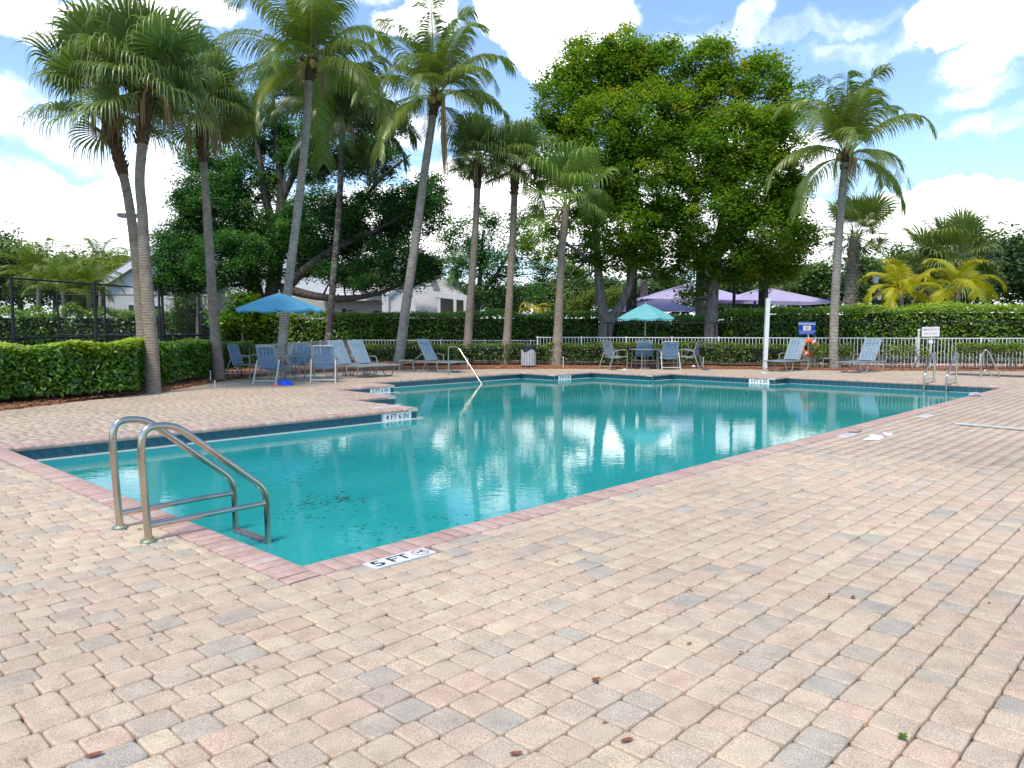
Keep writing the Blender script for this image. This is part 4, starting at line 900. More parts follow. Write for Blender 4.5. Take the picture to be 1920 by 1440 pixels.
# right wing with gable end, hipped porch roof and columns
d2 = 43.0
wall_poly([gz(hp(716, 548, d2)), gz(hp(824, 548, d2)), hp(824, 548, d2), hp(814, 528, d2), hp(794, 488, d2), hp(716, 548, d2)], .25, 'gable_wall', 'wall_white')
A, B = hp(716, 546, d2 - .3), hp(794, 484, d2 - .3); f_ = MB(); f_.beam(A, B, .06, .26); f_.build('bargeboard', 'trim', hs)
A, B = hp(794, 484, d2 - .3), hp(822, 545, d2 - .3); f_ = MB(); f_.beam(A, B, .06, .26); f_.build('bargeboard', 'roof_grey', hs)
roof_slope(hp(816, 549, d2 - .4), hp(874, 556, d2 - .4), hp(824, 519, d2 + 3.5), hp(812, 517, d2 + 3.5), 12)
roof_slope(hp(796, 486, d2 + .2), hp(796, 486, d2 + 9), hp(640, 500, d2 + 9), hp(700, 555, d2 + .2), 10)
A, B = hp(770, 547, d2 - .45), hp(876, 559, d2 - .45); f_ = MB(); f_.beam(A, B, .05, .30); f_.build('fascia', 'trim', hs)
wall_poly([gz(hp(775, 560, d2 + 2)), gz(hp(890, 560, d2 + 2)), hp(890, 562, d2 + 2), hp(775, 552, d2 + 2)], .2, 'porch_wall', 'wall_beige')
wall_poly([gz(hp(716, 560, d2 - .2)), gz(hp(728, 560, d2 - .2)), hp(728, 552, d2 - .2), hp(716, 552, d2 - .2)], .3, 'corner_pier', 'wall_white')
for u in (777, 823, 853, 872): f_ = MB(); P_ = hp(u, 560, d2 - .4); f_.box((P_.x, P_.y, 1.5), (.16, .16, 3.0)); f_.build('column', 'trim', hs)
# ------------------------------------------------------------------ lilac shade structures
def shade(label, apex, corners, d, dd, posts):
    t = thing('shade_canopy', label, 'shade canopy', (at(apex[0], 600, d).x, d, 0), 0, 'lilac shade canopies'); b_ = t.location
    ap0, ap1 = (Vector(at(apex[0] - apex[2], apex[1], d)) - b_, Vector(at(apex[0] + apex[2], apex[1], d)) - b_)
    L_, R_ = Vector(at(corners[0][0], corners[0][1], d)) - b_, Vector(at(corners[1][0], corners[1][1], d)) - b_
    fl, fr_, bl, br = L_ + Vector((0, -dd, 0)), R_ + Vector((0, -dd, 0)), L_ + Vector((0, dd, .0)), R_ + Vector((0, dd, .0))
    mb = MB()
    def tri(a, b, c, n=8, sag=.18):
        V = []; idx = {}
        for i in range(n + 1):
            for j in range(n + 1 - i):
                u, v = i / n, j / n; w = 1 - u - v; p = a * w + b * u + c * v; s = 27 * u * v * w * sag; idx[i, j] = len(V); V.append(p - Vector((0, 0, s)))
        Fc = []
        for i in range(n):
            for j in range(n - i):
                Fc.append((idx[i, j], idx[i + 1, j], idx[i, j + 1]))
                if i + j < n - 1: Fc.append((idx[i + 1, j], idx[i + 1, j + 1], idx[i, j + 1]))
        mb.add(V, Fc)
    tri(fl, fr_, ap0.lerp(ap1, .5) + Vector((0, 0, 0)), sag=.1) if apex[2] == 0 else (tri(fl, fr_, ap1), tri(fl, ap1, ap0))
    tri(fl, ap0, bl); tri(fr_, br, ap1); tri(bl, ap0, br); 
    if apex[2]: tri(ap0, ap1, br)
    mb.build('canopy', 'canvas_lilac', t)
    for p_ in (fl, fr_, bl, br): q = MB(); q.tube([(p_.x * .97, p_.y * .97, 0), (p_.x * .97, p_.y * .97, p_.z)], .06, 8); q.build('post', 'purple', t)
    return t
M['purple'] = noise_mat('purple_post_paint', (.05, .03, .20), (.07, .04, .26), 5, .4)
shade('low lilac shade canopy behind the pale teal umbrella', (1232, 561, 5), ((1138, 583), (1306, 583)), 36, 1.6, 4)
shade('large peaked lilac shade canopy behind the big tree trunks', (1298, 531, 8), ((1186, 563), (1392, 566)), 42, 2.5, 4)
shade('lilac shade canopy reaching to the right past the white post', (1434, 539, 3), ((1352, 565), (1541, 570)), 40, 2.2, 4)
# ------------------------------------------------------------------ lamp posts and area lights
def lamp(label, u, v_top, d, s=1.):
    p = at(u, 614, d); zt = at(u, v_top, d).z; t = thing('lamp_post', label, 'street lamp', (p.x, d, 0), 0, 'black lantern lamp posts')
    m = MB(); m.lathe([(.12, 0), (.12, .2), (.06, .3), (.05, zt - .75)], 12); m.build('pole', 'black_metal', t)
    m = MB(); m.lathe([(.06, -.75), (.15, -.70), (.13, -.66), (.11, -.66)], 8, (0, 0, zt), False); m.lathe([(.20, -.28), (.17, -.14), (.05, 0), (0, .02)], 8, (0, 0, zt), False); m.build('lantern_frame', 'black_metal', t)
    m = MB(); m.lathe([(.11, -.66), (.16, -.28)], 8, (0, 0, zt), False); m.build('lantern_glass', 'lamp_glass', t)
M['lamp_glass'] = mat('frosted_lamp_glass', (.62, .66, .66), .3)[0]
lamp('black lantern lamp post beside the yellow palm, taller of the pair', 1639, 506, 38); lamp('black lantern lamp post lower, behind the yellow palm', 1647, 540, 44)
def area_light(label, u, v, d, arm, w):
    p = at(u, v, d); t = thing('area_light', label, 'light pole', (p.x, d, 0), 0, 'flat court lights on poles')
    m = MB(); m.tube([(0, 0, 0), (0, 0, p.z)], .07, 8); m.build('pole', 'black_metal', t)
    m = MB(); m.box((arm, 0, p.z), (w, .4, .16)); m.build('light_head', 'grey_head', t)
    m = MB(); m.box((arm, 0, p.z - .09), (w * .86, .32, .02)); m.build('lens', 'sign_white', t)
M['grey_head'] = noise_mat('grey_light_housing', (.10, .11, .12), (.15, .16, .17), 5, .4)
area_light('flat grey court light high on a pole behind the leftmost palms', 266, 404, 34, -.62, .75)
area_light('small flat court light above the clubhouse porch', 852, 531, 50, .3, .55)
def plain_pole(label, u, v, d, r): 
    p = at(u, v, d); m = MB(); m.tube([(0, 0, 0), (0, 0, p.z)], r, 8); tag(m.build('light_pole', 'black_metal', None, (p.x, d, 0)), label, 'pole', 'black poles behind the hedges')
plain_pole('black pole standing behind the tree at the pale teal umbrella', 1193, 470, 33, .05); plain_pole('dark square pole between the big tree and the white post', 1378, 480, 33, .07); plain_pole('black court pole between the second and third palm', 302, 495, 34, .06)
# ------------------------------------------------------------------ small things
def riser(label, u, v, h=.3):
    p = G(u, v); m = MB(); m.tube([(0, 0, 0), (random.uniform(-.01, .01), 0, h)], .014, 8); m.lathe([(.014, h), (.022, h), (.022, h + .03), (0, h + .035)], 8); tag(m.build('sprinkler_riser', 'white_paint', None, (p.x, p.y, .0)), label, 'sprinkler', 'white sprinkler risers')
for l_, u, v, h in (('white sprinkler riser in the mulch left of the third palm', 395, 717, .26), ('white sprinkler riser in the mulch in front of the third palm', 403, 726, .12), ('white sprinkler riser beside the palm behind the hand rail', 877, 691, .32), ('white sprinkler riser right of the leaning-crown fan palm', 1056, 691, .36), ('white sprinkler riser right of the four right chairs', 1318, 690, .34), ('yellowed sprinkler riser by the white fence', 1711, 692, .18)): riser(l_, u, v, h)
# blue and red cloth, dropped things
def cloth(name, label, cat, p, sx, sy, h, m_, rz=0, n=14, seed=1, group=None):
    rg = np.random.default_rng(seed); ph = rg.uniform(0, 6, 6); V = []
    for i in range(n):
        for j in range(n):
            u, v = i / (n - 1) * 2 - 1, j / (n - 1) * 2 - 1; r = max(abs(u), abs(v))
            k = 1 + .18 * math.sin(3 * math.atan2(v, u) + ph[0]); z = h * (1 - r ** 2) * (.5 + .5 * math.sin(4 * u + ph[1]) * math.sin(5 * v + ph[2])) + .006 + .012 * math.sin(9 * u + ph[3]) * math.sin(8 * v + ph[4]) * (1 - r)
            V.append((u * sx * k, v * sy * k, max(z, .003)))
    m = MB(); m.add(V, [(i * n + j, (i + 1) * n + j, (i + 1) * n + j + 1, i * n + j + 1) for i in range(n - 1) for j in range(n - 1)], True)
    return tag(m.build(name, m_, None, p, (0, 0, rz)), label, cat, group)
M['cloth_blue'] = noise_mat('bright_blue_cloth', (.01, .07, .62), (.02, .10, .72), 12, .6); M['cloth_red'] = noise_mat('coral_cloth', (.66, .10, .08), (.75, .15, .11), 12, .6); M['cloth_white'] = noise_mat('white_cloth', (.76, .76, .75), (.84, .84, .83), 12, .8); M['dark_cloth'] = noise_mat('dark_grey_cloth', (.05, .05, .06), (.09, .09, .12), 12, .8)
p = G(534, 722); cloth('crumpled_towel', 'crumpled bright blue towel on the pavers in front of the left chairs', 'towel', (p.x, p.y, 0), .19, .12, .2, 'cloth_blue', .1, seed=3)
p = G(518, 724); cloth('red_towel', 'small coral red cloth beside the blue towel', 'towel', (p.x, p.y, 0), .10, .05, .05, 'cloth_red', .1, seed=4)
p = G(1640, 821); cloth('paper_sheet', 'crumpled white sheet lying on the pavers by the right pool edge', 'sheet', (p.x, p.y, 0), .085, .26, .03, 'cloth_white', TH + 1.75, seed=5)
p = G(1665, 815); cloth('paper_scrap', 'smaller white sheet on the pavers right of the crumpled one', 'sheet', (p.x, p.y, 0), .05, .13, .02, 'cloth_white', TH + 1.9, seed=6)
p = G(1607, 812.5); m = MB(); m.tube([(-.11, 0, .015), (.0, 0, .015), (.09, .10, .015)], .006, 6); tag(m.build('bent_rod', 'black_metal', None, (p.x, p.y, 0), (0, 0, -.1)), 'short dark bent rod on the pavers beside the white sheets', 'rod')
p0, p1 = G(1790, 797), G(1965, 812); m = MB(); m.tube([(0, 0, .02), (p1.x - p0.x, p1.y - p0.y, .02)], .017, 8); m.tube([(0, 0, .02), (.18 * (p1.x - p0.x), .18 * (p1.y - p0.y), .02)], .021, 8); tag(m.build('cleaning_pole', 'grey_paint', None, (p0.x, p0.y, 0)), 'long pale cleaning pole lying on the pavers at the right', 'pole')
p = G(1828, 743); t = thing('vacuum_head', 'small grey pool vacuum head perched on the coping at the far right', 'pool vacuum', (p.x, p.y, .0), TH - .9)
m = MB(); m.add([(x, y, z) for x, z in ((-.2, .03), (-.12, .10), (.1, .11), (.22, .03)) for y in (-.06, .06)] , [(0, 2, 3, 1), (2, 4, 5, 3), (4, 6, 7, 5), (0, 1, 7, 6), (0, 6, 4, 2), (1, 3, 5, 7)]); m.build('shell', 'grey_paint', t)
m = MB(); m.box((0, 0, .02), (.36, .10, .03)); m.build('brush_strip', 'black_metal', t); t.scale = (.62, .8, .75); t.rotation_euler = (0, 0, TH - .55)
def sandal(label, u, v, m_, rz, sc=1.):
    p = G(u, v); t = thing('flip_flop', label, 'sandal', (p.x, p.y, 0), rz, 'sandals left on the deck'); m = MB(); o = [(math.sin(a) * .05 * sc * (1 + .2 * math.cos(a)), math.cos(a) * .13 * sc) for a in [2 * PI * k / 14 for k in range(14)]]; m.prism(o, .005, .028); m.build('sole', m_, t)
    m = MB(); m.tube([(-.04 * sc, 0, .02), (-.01, .05 * sc, .06), (0, .07 * sc, .028)], .008, 6); m.tube([(.04 * sc, 0, .02), (.01, .05 * sc, .06), (0, .07 * sc, .028)], .008, 6); m.build('strap', m_, t)
sandal('dark sandal left of the right table on the deck edge', 1150, 694, 'dark_cloth', 1.2); sandal('pale sandal on the deck edge in front of the right table', 1173, 694, 'cloth_white', 1.5)
p = G(1299, 690.5); cloth('paper_cup', 'crushed white paper cup in the mulch right of the right chairs', 'litter', (p.x, p.y, .05), .07, .05, .08, 'cloth_white', 0, 8, 7)
p = G(1323, 694); cloth('dark_cap', 'dark purple cap dropped on the deck edge', 'cap', (p.x, p.y, 0), .13, .07, .09, 'dark_cloth', 0, 10, 8)
p = G(1433, 700); cloth('white_rag', 'white rag on the deck in front of the tall white post', 'rag', (p.x, p.y, 0), .10, .08, .03, 'cloth_white', 0, 10, 9)
# dry leaves on the pavers
M['dry_leaf'] = noise_mat('dry_brown_leaf', (.22, .06, .025), (.42, .20, .08), 40, .7)
def dry_leaf(u, v, l, rz, m_='dry_leaf', label=None):
    p = G(u, v); mb = MB(); V = []
    for k, (x, w) in enumerate(((-.5, .0), (-.3, .16), (0, .24), (.3, .15), (.5, .0))):
        z = .004 + .25 * abs(x) ** 1.5 * l; V += [(x * l, -w * l, z + .12 * l * w * 4), (x * l, 0, z), (x * l, w * l, z + .10 * l * w * 4)]
    mb.add(V, [(i * 3 + j, i * 3 + 3 + j, i * 3 + 4 + j, i * 3 + 1 + j) for i in range(4) for j in range(2)], True)
    return tag(mb.build('fallen_leaf', m_, None, (p.x, p.y, .002), (random.uniform(-.15, .15), 0, rz)), label, 'leaf', 'dry leaves fallen on the pavers')
for u, v, l, rz, lb in ((1176, 1392, .055, .5, 'curled pale brown leaf near the bottom centre of the deck'), (1390, 1226, .03, 2, 'small tan leaf on the pavers right of centre'), (1600, 1122, .05, 1, 'orange brown leaf on the pavers at the right'), (1556, 1116, .03, 0, 'tiny reddish leaf left of the orange brown leaf'), (478, 1253, .03, .3, 'small red brown leaf on the lower left pavers'), (282, 1200, .028, 1.9, 'small red leaf on a cream paver at lower left'), (219, 1179, .028, .2, 'small brown leaf on pavers at the left'), (178, 1420, .06, .6, 'yellow brown leaf in a joint at the bottom left'), (1118, 1277, .05, .5, 'brown leaf on pavers below the depth marker'), (262, 994, .04, .1, 'red brown leaf between the ladder flanges'), (100, 968, .035, .9, 'brown leaf on pavers near the left coping'), (968, 1417, .05, .2, 'brown leaf at the bottom edge of the deck')):
    dry_leaf(u, v, l, rz, 'dry_leaf', lb)
fl = MB()                                                           # tiny debris on the deck and on the water
for k in range(420):
    x = random.uniform(-9, 14); y = random.uniform(2.3, 24); 
    if abs(x) > .66 * y: continue
    l = random.uniform(.008, .022); a = random.uniform(0, PI); rel = Vector((x, y)) - C0; a_, b_ = rel.dot(E1), rel.dot(E2)
    iv = forbid(b_); inside = any(p - .0 < a_ < q + .0 for p, q in iv)
    if inside or not inpoly(np.array([[x, y]]), DECKPOLY)[0]: continue
    fl.add([(x + l * math.cos(a), y + l * math.sin(a), .006), (x - l * .4 * math.sin(a), y + l * .4 * math.cos(a), .009), (x - l * math.cos(a), y - l * math.sin(a), .005), (x + l * .4 * math.sin(a), y - l * .4 * math.cos(a), .010)], [(0, 1, 2, 3)])
tag(fl.build('leaf_litter', 'dry_leaf'), 'tiny specks of dry leaf litter scattered over the deck', 'litter', kind='stuff')
fw = MB()
spots = [(635, 938, 75, 16, 90), (560, 960, 60, 30, 30), (648, 934, 26, 8, 25), (700, 1000, 90, 30, 30), (640, 870, 200, 60, 60), (830, 840, 300, 60, 60), (520, 905, 120, 40, 40), (960, 780, 300, 25, 40), (1300, 760, 10, 1, 8), (850, 980, 60, 20, 20)]
for cu, cv, du, dv, n__ in spots:
    for k in range(n__):
        p = G(random.gauss(cu, du * .5), random.gauss(cv, dv * .5), WZ + .002); rel = p.xy - C0; a_, b_ = rel.dot(E1), rel.dot(E2)
        al, ar = pick(AL, b_), pick(AR, b_)
        if al is None or not (al + .15 < a_ < ar - .1): continue
        l = random.uniform(.010, .034) * (1 + max(0, (p.y - 6)) * .08); a = random.uniform(0, PI); x, y, z = p
        fw.add([(x + l * math.cos(a), y + l * math.sin(a), z), (x - l * .35 * math.sin(a), y + l * .35 * math.cos(a), z), (x - l * math.cos(a), y - l * math.sin(a), z), (x + l * .35 * math.sin(a), y - l * .35 * math.cos(a), z)], [(0, 1, 2, 3)])
M['wet_leaf'] = noise_mat('wet_dark_leaf', (.015, .09, .08), (.04, .14, .11), 40, .5)
tag(fw.build('floating_leaves', 'wet_leaf'), 'small dark leaves floating on the pool water', 'leaves', kind='stuff')
# the sunken leaf litter seen through the water
sl = MB()
for k in range(500):
    a_, b_ = random.gauss(3.2, 1.6), random.gauss(2.6, 1.3)
    if not (.3 < a_ < 17 and .3 < b_ < 6.2): continue
    l = random.uniform(.02, .06); a = random.uniform(0, PI); q = W(a_, b_, FLOOR + .01)
    sl.add([(q.x + l * math.cos(a), q.y + l * math.sin(a), q.z), (q.x - l * .4 * math.sin(a), q.y + l * .4 * math.cos(a), q.z), (q.x - l * math.cos(a), q.y - l * math.sin(a), q.z), (q.x + l * .4 * math.sin(a), q.y - l * .4 * math.cos(a), q.z)], [(0, 1, 2, 3)])
tag(sl.build('sunken_leaves', 'wet_leaf'), 'dark leaf debris resting on the pool floor', 'leaves', kind='stuff')
# weed in a joint
p = G(1692, 1385); wd_ = thing('weed', 'small green weed growing in a paver joint at the lower right', 'weed', (p.x, p.y, 0))
m = MB()
for k in range(16):
    a = k * 2.4; l = random.uniform(.007, .017); z = random.uniform(.006, .018); m.add([(0, 0, 0), (l * math.cos(a) - .005 * math.sin(a), l * math.sin(a) + .005 * math.cos(a), z), (l * 1.5 * math.cos(a), l * 1.5 * math.sin(a), z * .8), (l * math.cos(a) + .005 * math.sin(a), l * math.sin(a) - .005 * math.cos(a), z)], [(0, 1, 2, 3)], False, .3 + .4 * random.random())
m.build('weed_leaves', 'leaf_low', wd_)
# ------------------------------------------------------------------ foliage tools
def leaf_quads(C, L, Wd, rng, up=.45, droop=.15, fold=.12, out=None, outk=0.):
    """one folded diamond per centre; returns V, F"""
    n = len(C); L = np.broadcast_to(L, n)[:, None] * rng.uniform(.7, 1.25, (n, 1)); Wd = np.broadcast_to(Wd, n)[:, None] * rng.uniform(.75, 1.2, (n, 1))
    N_ = rng.normal(0, 1, (n, 3)); N_ /= np.linalg.norm(N_, axis=1)[:, None]; N_[:, 2] = np.abs(N_[:, 2]); N_ = N_ * (1 - up) + np.array([0, 0, up])
    if out is not None: N_ = N_ + out * outk
    N_ /= np.linalg.norm(N_, axis=1)[:, None]
    T = rng.normal(0, 1, (n, 3)); T -= (T * N_).sum(1)[:, None] * N_; T /= np.linalg.norm(T, axis=1)[:, None]
    T[:, 2] -= droop; T /= np.linalg.norm(T, axis=1)[:, None]; B = np.cross(N_, T)
    p0 = C - T * L * .5; p2 = C + T * L * .5; m_ = C - T * L * .05
    p1 = m_ + B * Wd * .5 + N_ * Wd * fold; p3 = m_ - B * Wd * .5 + N_ * Wd * fold
    V = np.stack([p0, p1, p2, p3], 1).reshape(-1, 3); return V, np.arange(4 * n, dtype=np.int32).reshape(-1, 4)
def lobe_clumps(center, rad, n, rng, shell=(.62, 1.0), front=0.):
    d = rng.normal(0, 1, (n, 3)); d /= np.linalg.norm(d, axis=1)[:, None]
    r = rng.uniform(shell[0] ** 3, shell[1] ** 3, n) ** (1 / 3)
    return np.array(center) + d * r[:, None] * np.array(rad), d
def crown_mesh(name, clumps, cr, per, leafL, leafW, m_, rng, tint_mean=.45, tint_var=.18, top=0., zr=None, flat=.75, up=.45):
    """clumps (n,3); cr clump radius; per leaves in each"""
    n = len(clumps); cr_ = np.broadcast_to(cr, n) * rng.uniform(.65, 1.3, n)
    C = np.repeat(clumps, per, 0); R_ = np.repeat(cr_, per)[:, None]; g_ = rng.normal(0, .5, (n * per, 3)); g_[:, 2] *= flat
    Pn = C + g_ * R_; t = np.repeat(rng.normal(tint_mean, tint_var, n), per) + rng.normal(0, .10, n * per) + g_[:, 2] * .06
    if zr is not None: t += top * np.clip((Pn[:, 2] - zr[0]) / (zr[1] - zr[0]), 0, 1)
    V, Fc = leaf_quads(Pn, leafL, leafW, rng, up)
    return mesh_np(name, V, Fc, M[m_], np.clip(t, 0.02, 1), False)
def limb_path(a, b, rng, wob=.08, sag=0.):
    a, b = Vector(a), Vector(b); L = (b - a).length; pts = [a]
    for k in (.3, .6, .85): pts.append(a.lerp(b, k) + Vector((rng.normal(0, wob), rng.normal(0, wob), rng.normal(0, wob) + sag * math.sin(k * PI))) * L)
    return smooth_path(pts + [b], 3)
def px_pt(u, v, d): return Vector(at(u, v, d))
def broad_tree(label, base, limbs, lobes, d, m_, bark, leafL, leafW, per, dens, cr, seed, group=None, tint=.45, top=.0, tr=.3, name='broadleaf_tree', twigs=60, shell=(.6, 1.), up=.45, tv=.16):
    """limbs: list of [(u,v,dd,r)...] centre lines; lobes: (u, v, ru, rv, dd[, density])"""
    rng = np.random.default_rng(seed); t = thing(name, label, 'tree', base, 0, group); b_ = Vector(base); s = d / F
    mb = MB(); tips = []
    for lm in limbs:
        pts = [px_pt(u, v, d + dd) - b_ for u, v, dd, r in lm]; P_ = smooth_path(pts, 4); rs = np.interp(np.linspace(0, 1, len(P_)), np.linspace(0, 1, len(lm)), [q[3] for q in lm]).tolist(); mb.tube(P_, rs, 10); tips += [(P_[i], rs[i]) for i in range(len(P_) // 3, len(P_))]
    cl = []; zs = []
    for lb in lobes:
        u, v, ru, rv, dd = lb[:5]; k = lb[5] if len(lb) > 5 else 1.; c = px_pt(u, v, d + dd) - b_; rad = (ru * s, max(ru, rv) * s * .9, rv * s)
        area = 4 * PI * ((rad[0] * rad[1]) ** 1.6 / 3 + (rad[0] * rad[2]) ** 1.6 / 3 + (rad[1] * rad[2]) ** 1.6 / 3) ** (1 / 1.6)
        n = max(4, int(area * dens * k)); q, _ = lobe_clumps(c, np.maximum(np.array(rad) - cr * .45, .2), n, rng, shell); cl.append(q)
    cl = np.concatenate(cl)
    for i in rng.choice(len(cl), min(twigs, len(cl)), False):
        c = Vector(cl[i]); j = min(range(len(tips)), key=lambda k: (tips[k][0] - c).length + max(0, tips[k][0].z - c.z) * .6)
        p, r = tips[j]; mb.tube(limb_path(p, c, rng, .05), [max(.012, r * .35 * (1 - q / 13)) for q in range(13)], 5, False)
    mb.build('trunk', bark, t)
    print(label[:40], len(cl) * per); zz = cl[:, 2]; me = crown_mesh('crown', cl, cr, per, leafL, leafW, m_, rng, tint, tv, top, (np.percentile(zz, 10), zz.max()), up=up); link('crown', me, t)
    return t
# ------------------------------------------------------------------ palms
def strip(mb_V, mb_F, mb_T, path, wvec, widths, t0, t1):
    """flat strip along path; wvec per point"""
    o = len(mb_V)
    for p, w, k in zip(path, wvec, widths): mb_V.append(p - w * k); mb_V.append(p + w * k)
    n = len(path)
    for i in range(n - 1): mb_F.append((o + 2 * i, o + 2 * i + 1, o + 2 * i + 3, o + 2 * i + 2)); mb_T.append(t0 + (t1 - t0) * i / max(1, n - 2))
def fan_frond(el, seed, Rb=.95, pet=1.05, nseg=46, droop=1., spread=2.35, tint=.42, split=.56):
    """costapalmate leaf. el: elevation of the petiole (radians); built so gravity is -z"""
    rng = np.random.default_rng(seed); V = []; Fc = []; T = []
    cur = el; p = np.array([0., 0., 0.]); path = [p.copy()]
    for k in range(5): cur -= .10 * math.cos(cur) * droop; p = p + np.array([math.cos(cur), 0, math.sin(cur)]) * pet / 5; path.append(p.copy())
    for off in (np.array([0, 1., 0]), np.array([-math.sin(el), 0, math.cos(el)])): strip(V, Fc, T, path, [off] * 6, [.022, .016, .014, .012, .012, .012], .72, .62)
    hub = path[-1]; D = np.array([math.cos(cur), 0, math.sin(cur)]); Y = np.array([0, 1., 0]); Nn = np.cross(D, Y)
    if Nn[2] < 0: Nn = -Nn
    roll = rng.normal(0, .3); Y = Y * math.cos(roll) + Nn * math.sin(roll); Nn = np.cross(D, Y); Nn = Nn if Nn[2] > 0 else -Nn
    g = np.array([0, 0, -1.])
    for j in range(nseg):
        ph = -spread + 2 * spread * (j + .5) / nseg; L = Rb * (1 - .22 * abs(ph) / spread) * rng.uniform(.92, 1.06)
        d = D * math.cos(ph) + Y * math.sin(ph) + Nn * (.22 * abs(math.sin(ph)) + (.05 if j % 2 else -.02)); d /= np.linalg.norm(d)
        side = np.cross(d, Nn); side /= np.linalg.norm(side); w = L * split * spread / nseg * 1.05
        q = hub.copy(); pth = [q.copy()]; n1 = 2
        for k in range(n1): q = q + d * L * split / n1; pth.append(q.copy())
        dd = d.copy(); dr = droop * rng.uniform(.35, 1.15); n2 = 5; wv = [side] * (n1 + 1)
        for k in range(n2):
            dd = dd + g * (.22 + .50 * k) * dr; dd /= np.linalg.norm(dd); q = q + dd * L * (1 - split) * 1.35 / n2; pth.append(q.copy()); tw = rng.normal(0, .25); wv.append(side * math.cos(tw) + Nn * math.sin(tw))
        wd = [.004, w * .6, w * 1.05] + [w * .80, w * .52, w * .38, w * .24, .003]
        jt = rng.normal(0, .07); strip(V, Fc, T, pth, wv, wd, tint - .12 + jt, tint + .30 + jt)
    return np.array(V), np.array(Fc, np.int32), np.clip(T, .02, 1)
def pinnate_frond(el, seed, L=3.0, curl=1.25, nl=52, ll=.72, tint=.45, hang=1., dead=0.):
    rng = np.random.default_rng(seed); V = []; Fc = []; T = []; n = 16; cur = el; p = np.zeros(3); path = [p.copy()]; dirs = []
    side_c = rng.normal(0, .02)
    yaw = 0.
    for k in range(n):
        cur -= curl / n * (.35 + 1.3 * (k / n)) * (.35 + max(0, math.cos(cur))); cur = max(cur, -1.5); yaw += side_c
        dv = np.array([math.cos(cur) * math.cos(yaw), math.cos(cur) * math.sin(yaw), math.sin(cur)]); dirs.append(dv); p = p + dv * L / n; path.append(p.copy())
    dirs.append(dirs[-1]); path = np.array(path); dirs = np.array(dirs)
    wd = np.linspace(.035, .006, n + 1)
    strip(V, Fc, T, path, [np.array([0, 1., 0])] * (n + 1), wd, .80, .70)
    strip(V, Fc, T, path, [np.cross(dv, [0, 1., 0]) for dv in dirs], wd * .7, .80, .70)
    g = np.array([0, 0, -1.])
    for j in range(nl):
        s = .16 + .84 * (j + .5) / nl; f_ = s * n; i = min(int(f_), n - 1); q0 = path[i] * (1 - (f_ - i)) + path[i + 1] * (f_ - i); dv = dirs[i]
        up_ = np.cross(dv, [0, 1., 0]); up_ = up_ if up_[2] > 0 else -up_
        ln = ll * (math.sin(min(1, s * 1.15 + .08) * PI) ** .55 if s < .8 else .9 * (1 - (s - .8) * 2.6)) + .12
        for sd in (-1, 1):
            l = ln * rng.uniform(.88, 1.1); fw = .45 + .5 * s; d = np.array([0, 1., 0]) * sd + dv * fw + up_ * .18; d /= np.linalg.norm(d); q = q0.copy(); pth = [q.copy()]; wv = []
            wvv = dv * .8 + up_ * .3 * sd; wv.append(wvv)
            dr = hang * rng.uniform(.7, 1.35)
            for k in range(4):
                d = d + g * (.10 + .22 * k) * dr; d /= np.linalg.norm(d); q = q + d * l / 4; pth.append(q.copy()); wv.append(wvv)
            jt = rng.normal(0, .08) + dead * s; strip(V, Fc, T, pth, wv, [.009, .021, .020, .013, .002], tint - .05 + jt, tint + .12 + jt + dead * .3)
    return np.array(V), np.array(Fc, np.int32), np.clip(T, .02, 1)
_fr = {}
def frond_mesh(kind, m_, el, var, **kw):
    key = (kind, m_, round(el, 2), var, tuple(sorted(kw.items())))
    if key not in _fr:
        V, Fc, T = (fan_frond if kind == 'fan' else pinnate_frond)(el, 17 * var + int(el * 10) + 100, **kw); _fr[key] = mesh_np('frond', V, Fc, M[m_], T, False)
    return _fr[key]
